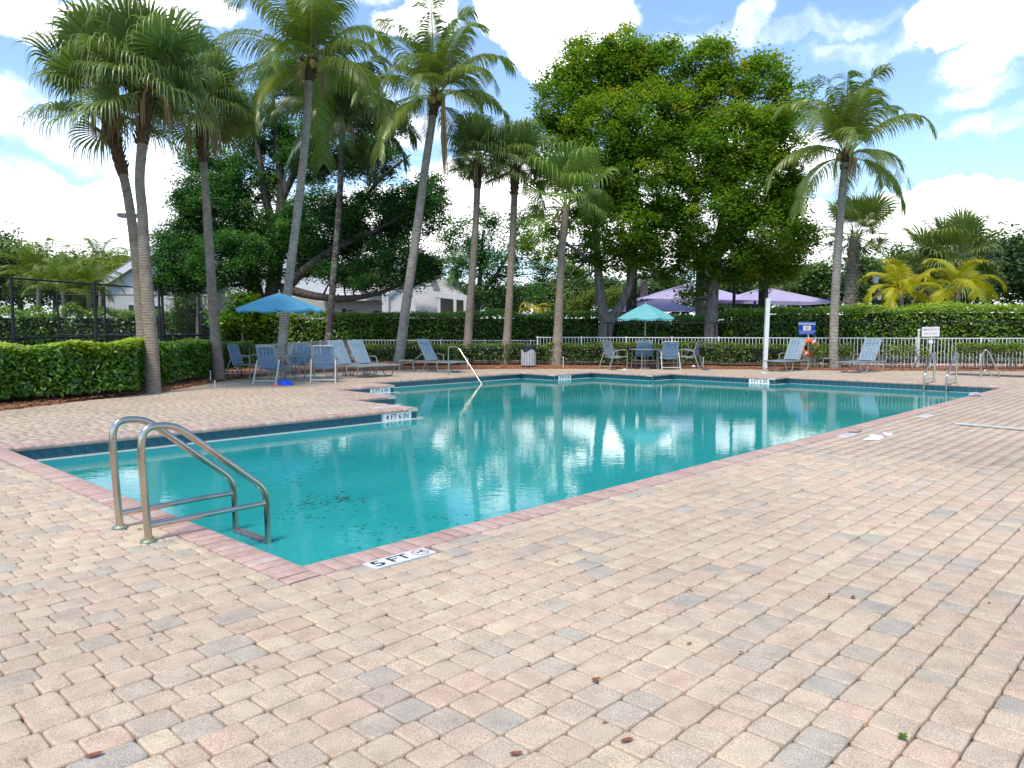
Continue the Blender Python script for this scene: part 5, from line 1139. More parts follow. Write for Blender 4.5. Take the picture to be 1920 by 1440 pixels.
def palm(name, label, group, pts, rads, m_tr, kind, m_lf, n, els, size=1., seed=0, fibre=None, d=20, crown_off=(0, 0), frond_kw={}, extra=None, collar=None):
    """pts: pixel trunk centre line [(u, v)], bottom to top, at depth d"""
    W_ = [px_pt(u, v, d) for u, v in pts]; b_ = Vector((W_[0].x, W_[0].y, 0)); t = thing(name, label, 'palm tree', b_, 0, group); rng = random.Random(seed)
    P_ = smooth_path([w - b_ for w in W_], 7)
    P_[0].z = -.02 if P_[0].z < .3 else P_[0].z
    k = len(P_); rs = np.interp(np.linspace(0, 1, k), np.linspace(0, 1, len(rads)), rads); L_tot = P_[-1].z; P2 = []; R2 = []
    for i in range(k - 1):                                         # rings
        for q in range(3):
            P2.append(P_[i].lerp(P_[i + 1], q / 3)); R2.append(float(rs[i] + (rs[i + 1] - rs[i]) * q / 3) * (1 + (.035 if (3 * i + q) % 2 else -.02) + rng.uniform(-.015, .015)))
    mb = MB(); mb.tube(P2, R2, 14); mb.build('trunk', m_tr, t)
    top = P_[-1]
    if fibre:                                                       # fibrous, boot covered neck
        ln, r0, r1 = fibre; mb = MB(); nk = 7; A = []; Rr = []
        L_ = [p for p in P_ if (p - top).length < ln]; A = L_; Rr = [r0 + (r1 - r0) * i / max(1, len(A) - 1) for i in range(len(A))]
        mb.tube(A, [r * (1 + rng.uniform(-.08, .08)) for r in Rr], 12)
        for q in range(70):
            i = rng.randrange(len(A)); a = rng.uniform(0, 2 * PI); r = Rr[i]; o = A[i] + Vector((math.cos(a), math.sin(a), 0)) * r * .9; e = o + Vector((math.cos(a) * r * .55, math.sin(a) * r * .55, rng.uniform(.03, .22))); mb.beam(o, e, .045, .012)
        mb.build('fibre_neck', 'fibre', t)
    n_el = len(els)
    for i in range(n):
        el = els[int(i * n_el / n)]; v = i % 3; me = frond_mesh(kind, m_lf, el, v, **frond_kw); az = i * 2.39996 + seed + rng.uniform(-.25, .25)
        o = link('frond', me, t, top + Vector((math.cos(az), math.sin(az), 0)) * .08 * size + Vector((0, 0, .05 - .25 * size * i / n)), (0, 0, az)); q = size * rng.uniform(.84, 1.12) * ((1.28 if .1 * n < i < n * .42 else 1.) if kind == 'fan' else (.9 if i < n * .1 else 1)); o.scale = (q, q, q)
    for ex in (extra or []): ex(t, top)
    return t
def dead_skirt(n, l, m_='straw_leaf', r=.16):
    def f_(t, top):
        for k in range(n):
            mb = MB(); a = random.uniform(0, 2 * PI); p = top + Vector((math.cos(a) * r, math.sin(a) * r, -.1)); pts = [p, p + Vector((math.cos(a) * .15, math.sin(a) * .15, -.1)), p + Vector((math.cos(a) * .22, math.sin(a) * .22, -l * .5)), p + Vector((math.cos(a) * .2, math.sin(a) * .2, -l))]
            for q in range(5): s_ = Vector((random.uniform(-.08, .08), random.uniform(-.08, .08), random.uniform(-.1, .1))); mb.tube([pts[0], pts[1] + s_ * .3, pts[2] + s_, pts[3] + s_ * 1.4], [.01, .02, .018, .003], 4, False)
            mb.build('dead_frond', m_, t)
    return f_
def coconuts(n, m_='fibre'):
    def f_(t, top):
        for k in range(n):
            a = 2 * PI * k / n + random.uniform(-.3, .3); mb = MB(); c = top + Vector((math.cos(a) * .24, math.sin(a) * .24, -.18 + random.uniform(-.12, .1)))
            mb.lathe([(0, -.13), (.06, -.11), (.095, -.04), (.10, .03), (.07, .10), (0, .13)], 10, c); mb.build('coconut', 'coconut', t)
            mb = MB(); mb.tube([top, c + Vector((0, 0, .12))], .012, 5); mb.build('stalk', 'straw_leaf', t)
    return f_
M['coconut'] = noise_mat('coconut_husk', (.20, .17, .03), (.42, .26, .07), 9, .55)
FAN = [R(x) for x in (86, 76, 66, 56, 46, 36, 26, 14, 0)]
FAN2 = [R(x) for x in (80, 62, 45, 28, 10, -10, -30)]
COC = [R(x) for x in (88, 80, 71, 61, 50, 38, 26, 12, -8)]
g1 = 'tall fan palms with drooping leaves'
fk = dict(Rb=.92, pet=.74, nseg=46, droop=1.0)
palm('fan_palm', 'leftmost tall fan palm, trunk leaning left over the big hedge', g1, [(270, 729), (268, 640), (262, 560), (254, 470), (240, 370), (224, 300), (205, 232), (197, 192)], [.155, .135, .12, .11, .10, .10, .11, .14], 'trunk_fan', 'fan', 'fan_leaf', 27, FAN, 1.08, 1, (1.7, .12, .17), 17.5, frond_kw=fk, extra=[dead_skirt(5, .8)])
palm('fan_palm', 'fan palm with thick pale trunk rising at the end of the big hedge', g1, [(287, 738), (284, 640), (277, 560), (271, 480), (267, 400), (262, 340), (266, 280), (274, 205), (281, 165)], [.17, .135, .125, .115, .105, .098, .10, .11, .13], 'trunk_fan', 'fan', 'fan_leaf', 29, FAN, .96, 2, (1.2, .12, .16), 16.3, frond_kw=fk, extra=[dead_skirt(6, .8)])
palm('fan_palm', 'third fan palm from the left, growing between hedge and left chairs', g1, [(411, 712), (405, 640), (397, 540), (391, 440), (385, 350), (380, 290), (377, 248), (376, 205)], [.17, .135, .118, .108, .095, .09, .10, .12], 'trunk_fan', 'fan', 'fan_leaf', 29, FAN, 1.04, 3, (1.4, .11, .15), 20.3, frond_kw=fk, extra=[dead_skirt(9, 1.1)])
g2 = 'coconut palms with feathery fronds'
ck = dict(L=3.15, curl=1.5, nl=76, ll=.95, hang=1.15)
palm('coconut_palm', 'tall coconut palm with smooth pale trunk behind the left umbrella', g2, [(526, 705), (531, 630), (538, 560), (549, 470), (560, 380), (570, 290), (577, 210), (581, 118)], [.17, .13, .122, .118, .115, .11, .105, .105], 'trunk_coco', 'pin', 'coco_leaf', 22, COC, 1.0, 4, (.7, .13, .18), 22, frond_kw=ck, extra=[coconuts(5), dead_skirt(6, .7)])
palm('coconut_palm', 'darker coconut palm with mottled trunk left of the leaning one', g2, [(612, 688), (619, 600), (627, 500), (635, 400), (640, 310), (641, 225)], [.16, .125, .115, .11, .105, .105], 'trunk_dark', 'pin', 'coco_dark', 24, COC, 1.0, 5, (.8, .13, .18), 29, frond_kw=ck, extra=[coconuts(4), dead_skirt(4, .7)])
def hanging_spathe(t, top):
    mb = MB(); p = top + Vector((.25, -.15, -.2))
    for q in range(7): s_ = Vector((random.uniform(-.1, .1), random.uniform(-.1, .1), 0)); mb.tube([top, p + s_ * .4, p + Vector((.02, 0, -1.4)) + s_, p + Vector((.08, 0, -2.9)) + s_ * .8], [.02, .035, .03, .006], 5, False)
    mb.build('dead_frond', 'straw_leaf', t)
palm('coconut_palm', 'leaning coconut palm with a brown dead frond hanging from its crown', g2, [(746, 686), (753, 640), (763, 560), (775, 480), (786, 400), (795, 330), (806, 255), (818, 175)], [.21, .18, .165, .155, .15, .14, .135, .13], 'trunk_coco', 'pin', 'coco_leaf', 21, COC, 1.02, 6, (.8, .14, .2), 27.4, frond_kw=ck, extra=[coconuts(6), hanging_spathe])
palm('coconut_palm', 'lone coconut palm at the right with slim leaning trunk', g2, [(1563, 694), (1563, 640), (1566, 560), (1571, 470), (1578, 380), (1587, 285)], [.17, .145, .14, .135, .125, .12], 'trunk_coco', 'pin', 'coco_leaf', 19, COC, 1.0, 7, (.7, .11, .17), 25.8, frond_kw=ck, extra=[coconuts(4), dead_skirt(5, .8)])
g3 = 'shorter fan palms in the middle'
fk2 = dict(Rb=.85, pet=.70, nseg=44, droop=1.0, tint=.46)
palm('fan_palm', 'fan palm left of the trash can, leftmost of the middle three', g3, [(876, 686), (878, 630), (882, 560), (888, 480), (893, 400), (896, 325), (898, 298)], [.20, .15, .135, .125, .118, .12, .14], 'trunk_fan', 'fan', 'fan_leaf', 30, FAN, .98, 8, (1.2, .14, .2), 28, frond_kw=fk2, extra=[dead_skirt(4, .8)])
palm('fan_palm', 'fan palm right beside the trash can, middle of the three', g3, [(946, 685), (951, 630), (955, 560), (959, 480), (963, 410), (965, 338), (966, 312)], [.21, .15, .135, .125, .118, .12, .14], 'trunk_fan', 'fan', 'fan_leaf', 30, FAN, 1.0, 9, (1.1, .14, .2), 28, frond_kw=fk2, extra=[dead_skirt(3, .8)])
palm('fan_palm', 'shortest middle fan palm with bright green crown right of the trash can', g3, [(1042, 683), (1046, 630), (1049, 560), (1052, 490), (1057, 430), (1062, 385)], [.26, .17, .14, .13, .13, .12], 'trunk_fan', 'fan', 'fan_bright', 22, FAN, 1.0, 10, None, 27.6, frond_kw=dict(Rb=.95, pet=1.05, nseg=44, droop=1.0, tint=.5), extra=[dead_skirt(3, .6)])
# sabal palms at the right
sk = dict(Rb=.95, pet=1.0, nseg=38, droop=.45, tint=.5)
def boots(n, r, h0):
    def f_(t, top):
        mb = MB(); 
        for k in range(n):
            z = h0 + (top.z - h0) * k / n; a = k * 2.39996; x = top.x * z / top.z; c = Vector((x + r * math.cos(a), r * math.sin(a) + top.y * z / top.z, z)); mb.beam(c, c + Vector((.10 * math.cos(a), .10 * math.sin(a), .30)), .13, .03)
        tag(mb.build('leaf_boots', 'trunk_sabal', t), kind='stuff')
    return f_
palm('sabal_palm', 'sabal palm with criss-cross trunk behind the lone coconut palm', None, [(1590, 660), (1592, 600), (1596, 520), (1603, 440)], [.24, .24, .24, .22], 'trunk_sabal', 'fan', 'sabal_leaf', 26, FAN2, 1.0, 11, None, 36, frond_kw=sk, extra=[boots(90, .22, 1.0)])
palm('sabal_palm', 'wide sabal palm with dead brown leaves behind the yellow palms', None, [(1783, 660), (1784, 600), (1786, 540), (1788, 490)], [.26, .26, .26, .24], 'trunk_sabal', 'fan', 'sabal_leaf', 40, FAN2, 1.3, 12, None, 40, frond_kw=sk, extra=[boots(60, .24, 1.0), dead_skirt(10, 1.3, r=.5)])
palm('sabal_palm', 'shorter sabal palm with a hanging dead leaf, left of the wide one', None, [(1738, 660), (1739, 600), (1741, 550), (1744, 515)], [.24, .24, .23, .2], 'trunk_sabal', 'fan', 'sabal_leaf', 22, FAN2, .95, 13, None, 40, frond_kw=sk, extra=[dead_skirt(12, 1.6, r=.4)])
gk = dict(L=2.2, curl=1.9, nl=58, ll=.62, hang=.5, tint=.5)
GOL = [R(x) for x in (80, 62, 50, 40, 30, 20)]
palm('golden_palm', 'bright yellow feather palm, left one above the back hedge', 'golden yellow palms', [(1687, 660), (1688, 610), (1690, 575), (1689, 545)], [.11, .10, .09, .07], 'trunk_coco', 'pin', 'gold_leaf', 12, GOL, .92, 14, None, 33, frond_kw=gk)
palm('golden_palm', 'bright yellow feather palm, right one above the back hedge', 'golden yellow palms', [(1798, 660), (1798, 610), (1797, 575), (1797, 540)], [.11, .10, .09, .07], 'trunk_coco', 'pin', 'gold_leaf', 12, GOL, .92, 15, None, 34, frond_kw=dict(L=2.2, curl=1.9, nl=58, ll=.62, hang=.5, tint=.38))
palm('golden_palm', 'yellow green palm seen between the trunks of the middle palms', 'golden yellow palms', [(1003, 650), (1004, 600), (1004, 580)], [.09, .08, .07], 'trunk_coco', 'pin', 'gold_leaf', 8, GOL[2:], .5, 16, None, 36, frond_kw=gk)
# palms beyond the left court
M['lime_leaf'] = tint_mat('lime_palm_leaf', [(0, (.06, .12, .015)), (.5, (.15, .22, .02)), (1, (.38, .34, .03))], .45, .3, .4)
lk = dict(L=2.6, curl=1.4, nl=40, ll=.6, tint=.45)
gp = 'feather palms beyond the court fence'
for lb, pts, n_, sz, d_, se in (('broad lime and gold feather palm behind the far left fence', [(72, 640), (72, 600), (72, 560), (74, 520)], 22, 1.05, 42, 20), ('smaller gold tipped palm right of the broad lime palm', [(120, 640), (120, 580), (118, 545)], 14, .85, 40, 21), ('green feather palm against the left gable of the clubhouse', [(168, 640), (167, 580), (166, 540)], 16, .85, 41, 22), ('distant slim palm poking above the tree line at the left', [(188, 640), (188, 560), (187, 488)], 12, .95, 55, 23), ('small lime palm partly behind the third fan palm', [(372, 640), (373, 590), (374, 556)], 10, .62, 36, 24)):
    palm('feather_palm', lb, gp, pts, [.12, .11, .09], 'trunk_coco', 'pin', 'lime_leaf', n_, COC[1:7], sz, se, None, d_, frond_kw=lk)
palm('feather_palm', 'drooping palm behind the porch of the clubhouse', None, [(856, 640), (856, 560), (857, 498)], [.13, .12, .10], 'trunk_coco', 'pin', 'coco_leaf', 16, COC[2:], .9, 25, None, 56, frond_kw=lk)
for u, v1, d_, r_, lb, m_ in ((1182, 470, 33, .2, 'bare brown palm trunk behind the pale teal umbrella', 'trunk_dark'), (1206, 520, 44, .22, 'pale criss-cross palm trunk beyond the left shade canopy', 'trunk_sabal'), (1312, 500, 34, .2, 'palm trunk with old leaf boots beside the right tree trunk', 'trunk_sabal'), (1430, 515, 33.5, .2, 'smooth palm trunk just left of the white post', 'trunk_dark'), (1464, 525, 48, .14, 'thin pale palm trunk beyond the right shade canopy', 'trunk_coco')):
    palm('palm_trunk', lb, None, [(u, 660), (u, 600), (u + 1, (v1 + 600) / 2), (u + 2, v1)], [r_ * 1.1, r_, r_, r_], m_, 'fan', 'fan_leaf' , 14, FAN[2:], .8, u, None, d_, frond_kw=fk2)
# ------------------------------------------------------------------ big trees
def P0(u, d): q = at(u, 640, d); return (q.x, d, 0)
broad_tree('big dark cedar-like tree with forked trunk behind the left umbrella', P0(500, 32), [
    [(503, 690, 0, .62), (500, 640, 0, .50), (492, 600, 0, .42)], [(492, 602, 0, .40), (478, 545, 0, .32), (462, 470, 0, .24), (440, 400, 1, .14), (420, 340, 1, .07)], [(500, 610, 0, .36), (512, 540, 0, .30), (522, 450, .5, .26), (528, 360, .5, .20), (520, 270, .5, .13), (512, 180, .5, .06)],
    [(522, 450, .5, .22), (500, 380, .5, .16), (488, 300, 0, .11), (470, 220, 0, .05)], [(522, 560, 0, .24), (556, 520, -.5, .20), (620, 470, -1, .15), (690, 440, -1, .10), (760, 400, -1, .05)], [(528, 540, 0, .22), (590, 555, -1, .16), (650, 560, -1.5, .13), (715, 548, -1.5, .08), (780, 520, -1.5, .04)],
    [(526, 380, .5, .18), (560, 310, .5, .12), (610, 240, 0, .08), (660, 180, 0, .04)], [(462, 470, 0, .2), (410, 440, 0, .13), (350, 430, 0, .08), (310, 420, 0, .04)], [(620, 470, -1, .12), (700, 350, 0, .07), (770, 290, 0, .03)]],
    [(340, 470, 60, 70, 0), (400, 400, 75, 75, 0), (440, 490, 90, 60, -1), (330, 530, 60, 28, 0), (385, 300, 50, 55, 1, .7), (470, 340, 70, 60, 1, .8), (520, 440, 80, 60, 1), (600, 430, 90, 80, 0), (690, 420, 80, 75, 0), (770, 400, 70, 60, 0), (745, 485, 65, 42, -1, .8), (650, 508, 70, 30, -1, .7), (700, 530, 60, 24, -1.5, .5), (775, 525, 34, 26, -1, .6), (500, 250, 70, 60, 1, .9), (590, 290, 80, 65, 1, .9), (690, 300, 70, 55, 1, .8), (620, 200, 90, 55, 2, .8), (430, 210, 60, 60, 2, .9), (540, 150, 70, 45, 2, .8), (720, 220, 60, 50, 2, .6), (380, 380, 60, 60, 0, .8), (800, 500, 40, 30, 0), (560, 505, 50, 24, 0, .6), (800, 370, 45, 55, 1, .7)],
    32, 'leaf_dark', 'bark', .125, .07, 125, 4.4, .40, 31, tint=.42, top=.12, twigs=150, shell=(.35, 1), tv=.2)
g4 = 'broad olive green trees on the right'
broad_tree('broad olive green tree with V-shaped trunk, left one of the big right pair', P0(1135, 30.5), [
    [(1134, 690, 0, .40), (1133, 640, 0, .31), (1138, 605, 0, .28)], [(1136, 608, 0, .24), (1126, 560, 0, .20), (1122, 510, 0, .17), (1115, 430, 0, .12), (1090, 320, 0, .06)], [(1142, 606, 0, .22), (1165, 570, 0, .18), (1184, 520, 0, .15), (1190, 430, 0, .12), (1195, 300, 0, .08), (1190, 170, 0, .03)], [(1122, 500, 0, .10), (1080, 470, -.5, .07), (1040, 440, -.5, .04)], [(1190, 430, 0, .10), (1240, 380, 0, .06), (1270, 320, 0, .03)]],
    [(1055, 195, 62, 75, 0), (1110, 135, 70, 70, 0), (1165, 115, 62, 66, 0), (1235, 125, 66, 62, 0), (1060, 285, 62, 70, 0, .8), (1130, 250, 85, 80, -1), (1215, 230, 85, 80, -1), (1275, 220, 50, 70, 0), (1120, 350, 85, 70, 0, .9), (1210, 340, 90, 80, -1), (1170, 430, 90, 60, -1, .7), (1080, 440, 70, 60, 1, .55), (1250, 430, 60, 60, -.5, .8), (1010, 470, 50, 55, 8, .45), (1060, 515, 60, 30, 8, .5), (1240, 500, 50, 34, 0, .7), (1160, 490, 70, 28, 0, .5)],
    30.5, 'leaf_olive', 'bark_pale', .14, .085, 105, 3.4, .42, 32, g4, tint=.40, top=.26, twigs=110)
broad_tree('broad olive green tree with straight trunk, right one of the big right pair', P0(1333, 30), [
    [(1332, 690, 0, .36), (1333, 640, 0, .28), (1334, 590, 0, .25), (1338, 530, 0, .22), (1350, 440, 0, .18), (1370, 330, 0, .12), (1385, 200, 0, .05)], [(1336, 560, 0, .17), (1310, 500, 0, .13), (1290, 420, 0, .08)], [(1345, 480, 0, .15), (1400, 430, 0, .10), (1460, 400, 0, .05)], [(1370, 330, 0, .10), (1345, 230, 0, .07), (1335, 120, 0, .03)]],
    [(1335, 120, 45, 56, 0), (1350, 190, 60, 65, 0), (1425, 150, 56, 55, 0), (1480, 185, 45, 50, 0, .75), (1380, 270, 85, 75, -1), (1460, 260, 65, 65, -1), (1320, 300, 60, 70, -1), (1420, 350, 90, 75, -1), (1340, 400, 80, 70, -1), (1470, 370, 45, 55, 0), (1440, 440, 85, 55, -1, .85), (1495, 450, 42, 48, 0), (1370, 490, 80, 44, -.5, .8), (1300, 480, 45, 50, 0, .75), (1435, 512, 62, 28, 0, .75), (1300, 545, 38, 22, 0, .5), (1480, 500, 40, 26, 0, .6)],
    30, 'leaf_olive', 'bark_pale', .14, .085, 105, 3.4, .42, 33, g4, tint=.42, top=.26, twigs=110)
broad_tree('medium dark green tree with small leaves behind the middle fan palms', P0(900, 44), [[(895, 690, 0, .22), (895, 600, 0, .18), (900, 520, 0, .13), (905, 440, 0, .06)], [(897, 560, 0, .12), (940, 500, 0, .08), (970, 440, 0, .04)]],
    [(900, 430, 55, 45, 0, .5), (870, 485, 50, 45, 0, .55), (940, 485, 65, 48, 0, .6), (985, 430, 50, 42, 0, .5), (905, 545, 55, 26, 0, .6), (970, 550, 50, 24, 0, .6), (840, 440, 26, 40, 0, .5), (1040, 500, 50, 50, 2, .5)], 44, 'leaf_dark', 'bark_pale', .17, .10, 90, 2.0, .55, 34, tint=.5, twigs=70)
broad_tree('small bright lime green tree behind the hedge near the pale teal umbrella', P0(1105, 42), [[(1105, 690, 0, .12), (1105, 600, 0, .10), (1105, 560, 0, .05)]], [(1085, 575, 30, 14, 0), (1120, 560, 40, 20, 0), (1150, 560, 30, 22, 0)], 42, 'leaf_pale', 'bark_pale', .16, .09, 60, 2.5, .5, 35, tint=.55, twigs=20)
# ------------------------------------------------------------------ far trees
def far_tree(label, u, v_top, ru, d, seed, m_='leaf_far', tint=.4, group='trees along the horizon', k=1., per=110, leaf=.34):
    rng = random.Random(seed); v_b = 600; H = v_b - v_top; lobes = []
    for q in range(9):
        a = rng.uniform(-.8, .8); b = rng.uniform(.28, .9); lobes.append((u + a * ru, v_b - H * b * (1 - .35 * a * a), ru * rng.uniform(.35, .55), H * rng.uniform(.16, .28), rng.uniform(-2, 2), k))
    lobes.append((u, v_top + H * .28, ru * .5, H * .26, 0, k))
    return broad_tree(label, P0(u, d), [[(u, 640, 0, .3), (u, 600, 0, .25), (u + rng.uniform(-8, 8), v_top + H * .4, 0, .12)]], lobes, d, m_, 'bark_pale', leaf, leaf * .6, per, .36, 1.05, seed, group, tint, .25, twigs=14, up=.4)
far = [(-40, 440, 90, 60), (40, 448, 70, 62), (105, 470, 60, 58), (150, 462, 55, 64), (225, 462, 60, 60), (300, 470, 60, 62), (640, 540, 70, 75), (830, 520, 60, 80), (920, 540, 60, 80), (1020, 530, 70, 80), (1100, 515, 70, 80), (1190, 520, 70, 80), (1280, 520, 70, 80), (1380, 515, 70, 80), (1490, 505, 60, 60), (1545, 490, 60, 58), (1620, 478, 65, 60), (1690, 470, 65, 62), (1750, 462, 70, 58), (1850, 445, 75, 55), (1925, 432, 85, 50), (2010, 440, 90, 52)]
desc = ['pale feathery', 'tall loose', 'rounded grey green', 'dense low', 'bright green rounded', 'dark low', 'hazy', 'small round', 'grey green', 'pale green', 'dense olive', 'low spreading', 'soft rounded', 'shadowy', 'wide grey', 'dusky green', 'even topped', 'bushy', 'broad dusky', 'large dark', 'tall dark rounded', 'outermost dark']
where = ['at the far left edge', 'above the left court fence', 'behind the broad lime palm', 'behind the feather palms at the left', 'above the left gable', 'behind the leftmost palm trunks', 'behind the clubhouse roof', 'right of the clubhouse porch', 'between the middle palm trunks', 'behind the shortest fan palm', 'left of the V-shaped trunk', 'behind the left shade canopy', 'behind the peaked canopy', 'behind the straight trunk', 'right of the lilac canopies', 'left of the lone coconut palm', 'behind the sabal palm with criss-cross trunk', 'left of the lantern lamp post', 'behind the left golden palm', 'behind the wide sabal palm', 'at the right edge of the view', 'just beyond the right edge']
for i, (u, v, ru, d) in enumerate(far):
    pale = i in (0, 4, 9, 14); dk = i >= 18
    far_tree(f'{desc[i]} tree {where[i]}', u, v, ru, d, 60 + i, 'leaf_pale' if i in (4,) else 'leaf_far', .62 if pale else (.22 if dk else .42), k=.6 if i < 2 else 1.)
# ------------------------------------------------------------------ hedges
def hedge(label, quad, h, m_, leafL, leafW, dens, seed, lump=.06, core=.16, z0=.1, tint=.36, name='hedge', top_lit=.45, stems=True, h_var=0., side_tint=0., group=None, vis=1.):
    """quad: four world (x,y) corners: front left, front right, back right, back left"""
    rng = np.random.default_rng(seed); q = [Vector((x, y, 0)) for x, y in quad]; c0 = sum(q, Vector()) / 4; t = thing(name, label, 'hedge', (c0.x, c0.y, 0), 0, group); q = [p - c0 for p in q]
    fl, fr_, br, bl = q; ctr = sum(q, Vector()) / 4
    mb = MB(); ins = [p + (ctr - p).normalized() * core for p in q]
    w_ = (fl - bl).length
    ins = []
    for p, o1, o2 in ((fl, bl, fr_), (fr_, br, fl), (br, fr_, bl), (bl, fl, br)): ins.append(p + (o1 - p).normalized() * min(core, w_ * .4) + (o2 - p).normalized() * core)
    mb.prism([(p.x, p.y) for p in ins], z0 + .05, h - core * 1.1); mb.build('shade_block', 'dark_core', t)  # solid block, not twigs: stands for the dark hedge interior, stops see-through
    def surf(a, b, z_a, z_b, n, nrm_):
        u, v = rng.random(n), rng.random(n); A, B = np.array(a), np.array(b); P_ = A + (B - A) * u[:, None]; P_[:, 2] = z_a + (z_b - z_a) * v
        dpt = np.abs(rng.normal(0, core * .55, n)) - .02; l = lump * (np.sin(P_[:, 0] * 2.7 + P_[:, 2] * 3.1 + seed) + np.sin(P_[:, 1] * 3.3 + P_[:, 0] * 4.7)) ; P_ += np.array(nrm_)[None] * (l - dpt)[:, None]; return P_, (P_[:, 2] - z0) / (h - z0)
    Ps = []; Ts = []; Os = []
    def add(P_, tt, o): Ps.append(P_); Ts.append(tt); Os.append(np.tile(np.array(o), (len(P_), 1)))
    for a, b, kf in ((fl, fr_, 1), (fr_, br, 1), (bl, fl, 1)):
        L = (b - a).length; nn = Vector(((b - a).y, -(b - a).x, 0)).normalized(); n = int(L * (h - z0) * dens * kf); P_, hh = surf(a, b, z0, h, n, nn)
        add(P_, tint + side_tint + rng.normal(0, .16, n) + .22 * np.clip(hh - .72, 0, 1) * 5 * top_lit, nn)  # upper sides tinted paler as if lit from above
    area = ((fr_ - fl).cross(bl - fl).length + (fr_ - br).cross(bl - br).length) / 2; n = int(area * dens * 1.15)
    u, v = rng.random(n), rng.random(n); A = np.array(fl)[None] * ((1 - u) * (1 - v))[:, None] + np.array(fr_)[None] * (u * (1 - v))[:, None] + np.array(br)[None] * (u * v)[:, None] + np.array(bl)[None] * ((1 - u) * v)[:, None]
    bump = lump * (np.sin(A[:, 0] * 2.1 + seed) + np.sin(A[:, 1] * 2.7 + A[:, 0] * 3.9)) + h_var * (np.sin(A[:, 0] * 1.3 + seed * 2) * .5 + np.sin(A[:, 0] * 3.1 + A[:, 1]) * .3) + np.abs(rng.normal(0, 1, n)) * h_var * .35
    A[:, 2] = h + bump - np.abs(rng.normal(0, core * .5, n)); add(A, tint + top_lit + rng.normal(0, .15, n), (0, 0, 1))  # top leaves get a paler tint that stands for light from above
    P_ = np.concatenate(Ps); tt = np.concatenate(Ts); O = np.concatenate(Os)
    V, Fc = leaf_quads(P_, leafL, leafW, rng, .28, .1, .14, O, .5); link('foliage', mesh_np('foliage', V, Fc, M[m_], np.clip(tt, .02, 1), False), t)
    if stems:
        mb = MB(); L = (fr_ - fl).length
        for k in range(int(L * 5)):
            s = random.random(); p = fl.lerp(fr_, s) + (bl - fl) * random.uniform(.08, .5); mb.tube([p, p + Vector((random.uniform(-.08, .08), random.uniform(-.08, .02), h * .3)), p + Vector((random.uniform(-.2, .2), random.uniform(-.12, .05), h * .7))], [.014, .011, .006], 5, False)
        tag(mb.build('stems', 'bark_pale', t), kind='stuff')
    return t
M['dark_core'] = noise_mat('shade_block', (.012, .016, .006), (.03, .035, .014), 30, .95)  # shade inside the hedges put into a near-black colour
LB = .115
hedge('big glossy clipped hedge filling the left edge of the picture', [(-11.6, 10.0), (at(256, 742, 15.5).x, 15.55), (at(272, 700, 17.0).x, 17.4), (-12.6, 13.2)], 1.06, 'leaf_hedge', LB, .055, 1300, 41, .045, .17, .14, .40, top_lit=.72, h_var=.035, group='glossy clipped hedges at the left')
hedge('glossy clipped hedge between the second and third palm trunks', [(at(292, 727, 17.2).x, 17.4), (at(398, 710, 20.4).x, 20.6), (at(396, 700, 22).x, 22.0), (at(290, 700, 19.6).x, 19.4)], 1.04, 'leaf_hedge', LB, .055, 1200, 42, .045, .17, .14, .38, top_lit=.72, h_var=.035, group='glossy clipped hedges at the left')
hedge('small clipped bush right of the third palm, behind the first blue chair', [(at(421, 700, 20.8).x, 20.9), (at(452, 700, 20.9).x, 21.3), (at(482, 700, 22).x, 21.9), (at(418, 700, 22.4).x, 22.0)], 1.0, 'leaf_low', .08, .045, 900, 43, .03, .14, .25, .42)
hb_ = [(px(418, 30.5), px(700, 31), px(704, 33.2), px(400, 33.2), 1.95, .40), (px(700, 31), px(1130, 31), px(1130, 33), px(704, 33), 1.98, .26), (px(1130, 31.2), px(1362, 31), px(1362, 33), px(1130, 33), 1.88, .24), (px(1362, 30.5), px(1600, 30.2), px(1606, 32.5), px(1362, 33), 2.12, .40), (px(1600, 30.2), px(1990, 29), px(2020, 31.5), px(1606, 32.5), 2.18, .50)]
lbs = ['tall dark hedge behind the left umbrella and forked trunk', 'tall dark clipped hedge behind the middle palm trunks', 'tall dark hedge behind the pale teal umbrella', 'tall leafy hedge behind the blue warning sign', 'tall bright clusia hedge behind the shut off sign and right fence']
for i, (a, b, c, d_, h_, ti) in enumerate(hb_): hedge(lbs[i], [a, b, c, d_], h_, 'leaf_hedge', .14, .07, 330, 44 + i, .05, .2, .2, ti + .08, top_lit=.40, stems=False, h_var=.10 if i < 4 else .16, group='tall hedges behind the fences')
hedge('bushy bright hedge behind the far court fence at the left', [px(-160, 37.6), px(400, 39.5), px(400, 42), px(-170, 41)], 2.15, 'leaf_hedge', .19, .10, 150, 50, .1, .25, .2, .36, top_lit=.35, stems=False, h_var=.3)
for k, (u, v, ru, rv) in enumerate(((352, 575, 22, 45), (455, 575, 40, 30))):
    broad_tree(('tall bushy shrub behind the far fence near the third palm', 'bright clusia bush left of the forked tree trunk')[k], P0(u, 38 if k == 0 else 30), [[(u, 660, 0, .05), (u, 600, 0, .04), (u, v, 0, .02)]], [(u, v, ru, rv, 0), (u - 10, v + 30, ru * 1.2, rv * .7, 0), (u + 12, v + 25, ru, rv * .8, 0)], 38 if k == 0 else 30, 'leaf_hedge', 'bark_pale', .17, .09, 50, 4, .4, 52 + k, tint=.5, name='shrub', twigs=12)
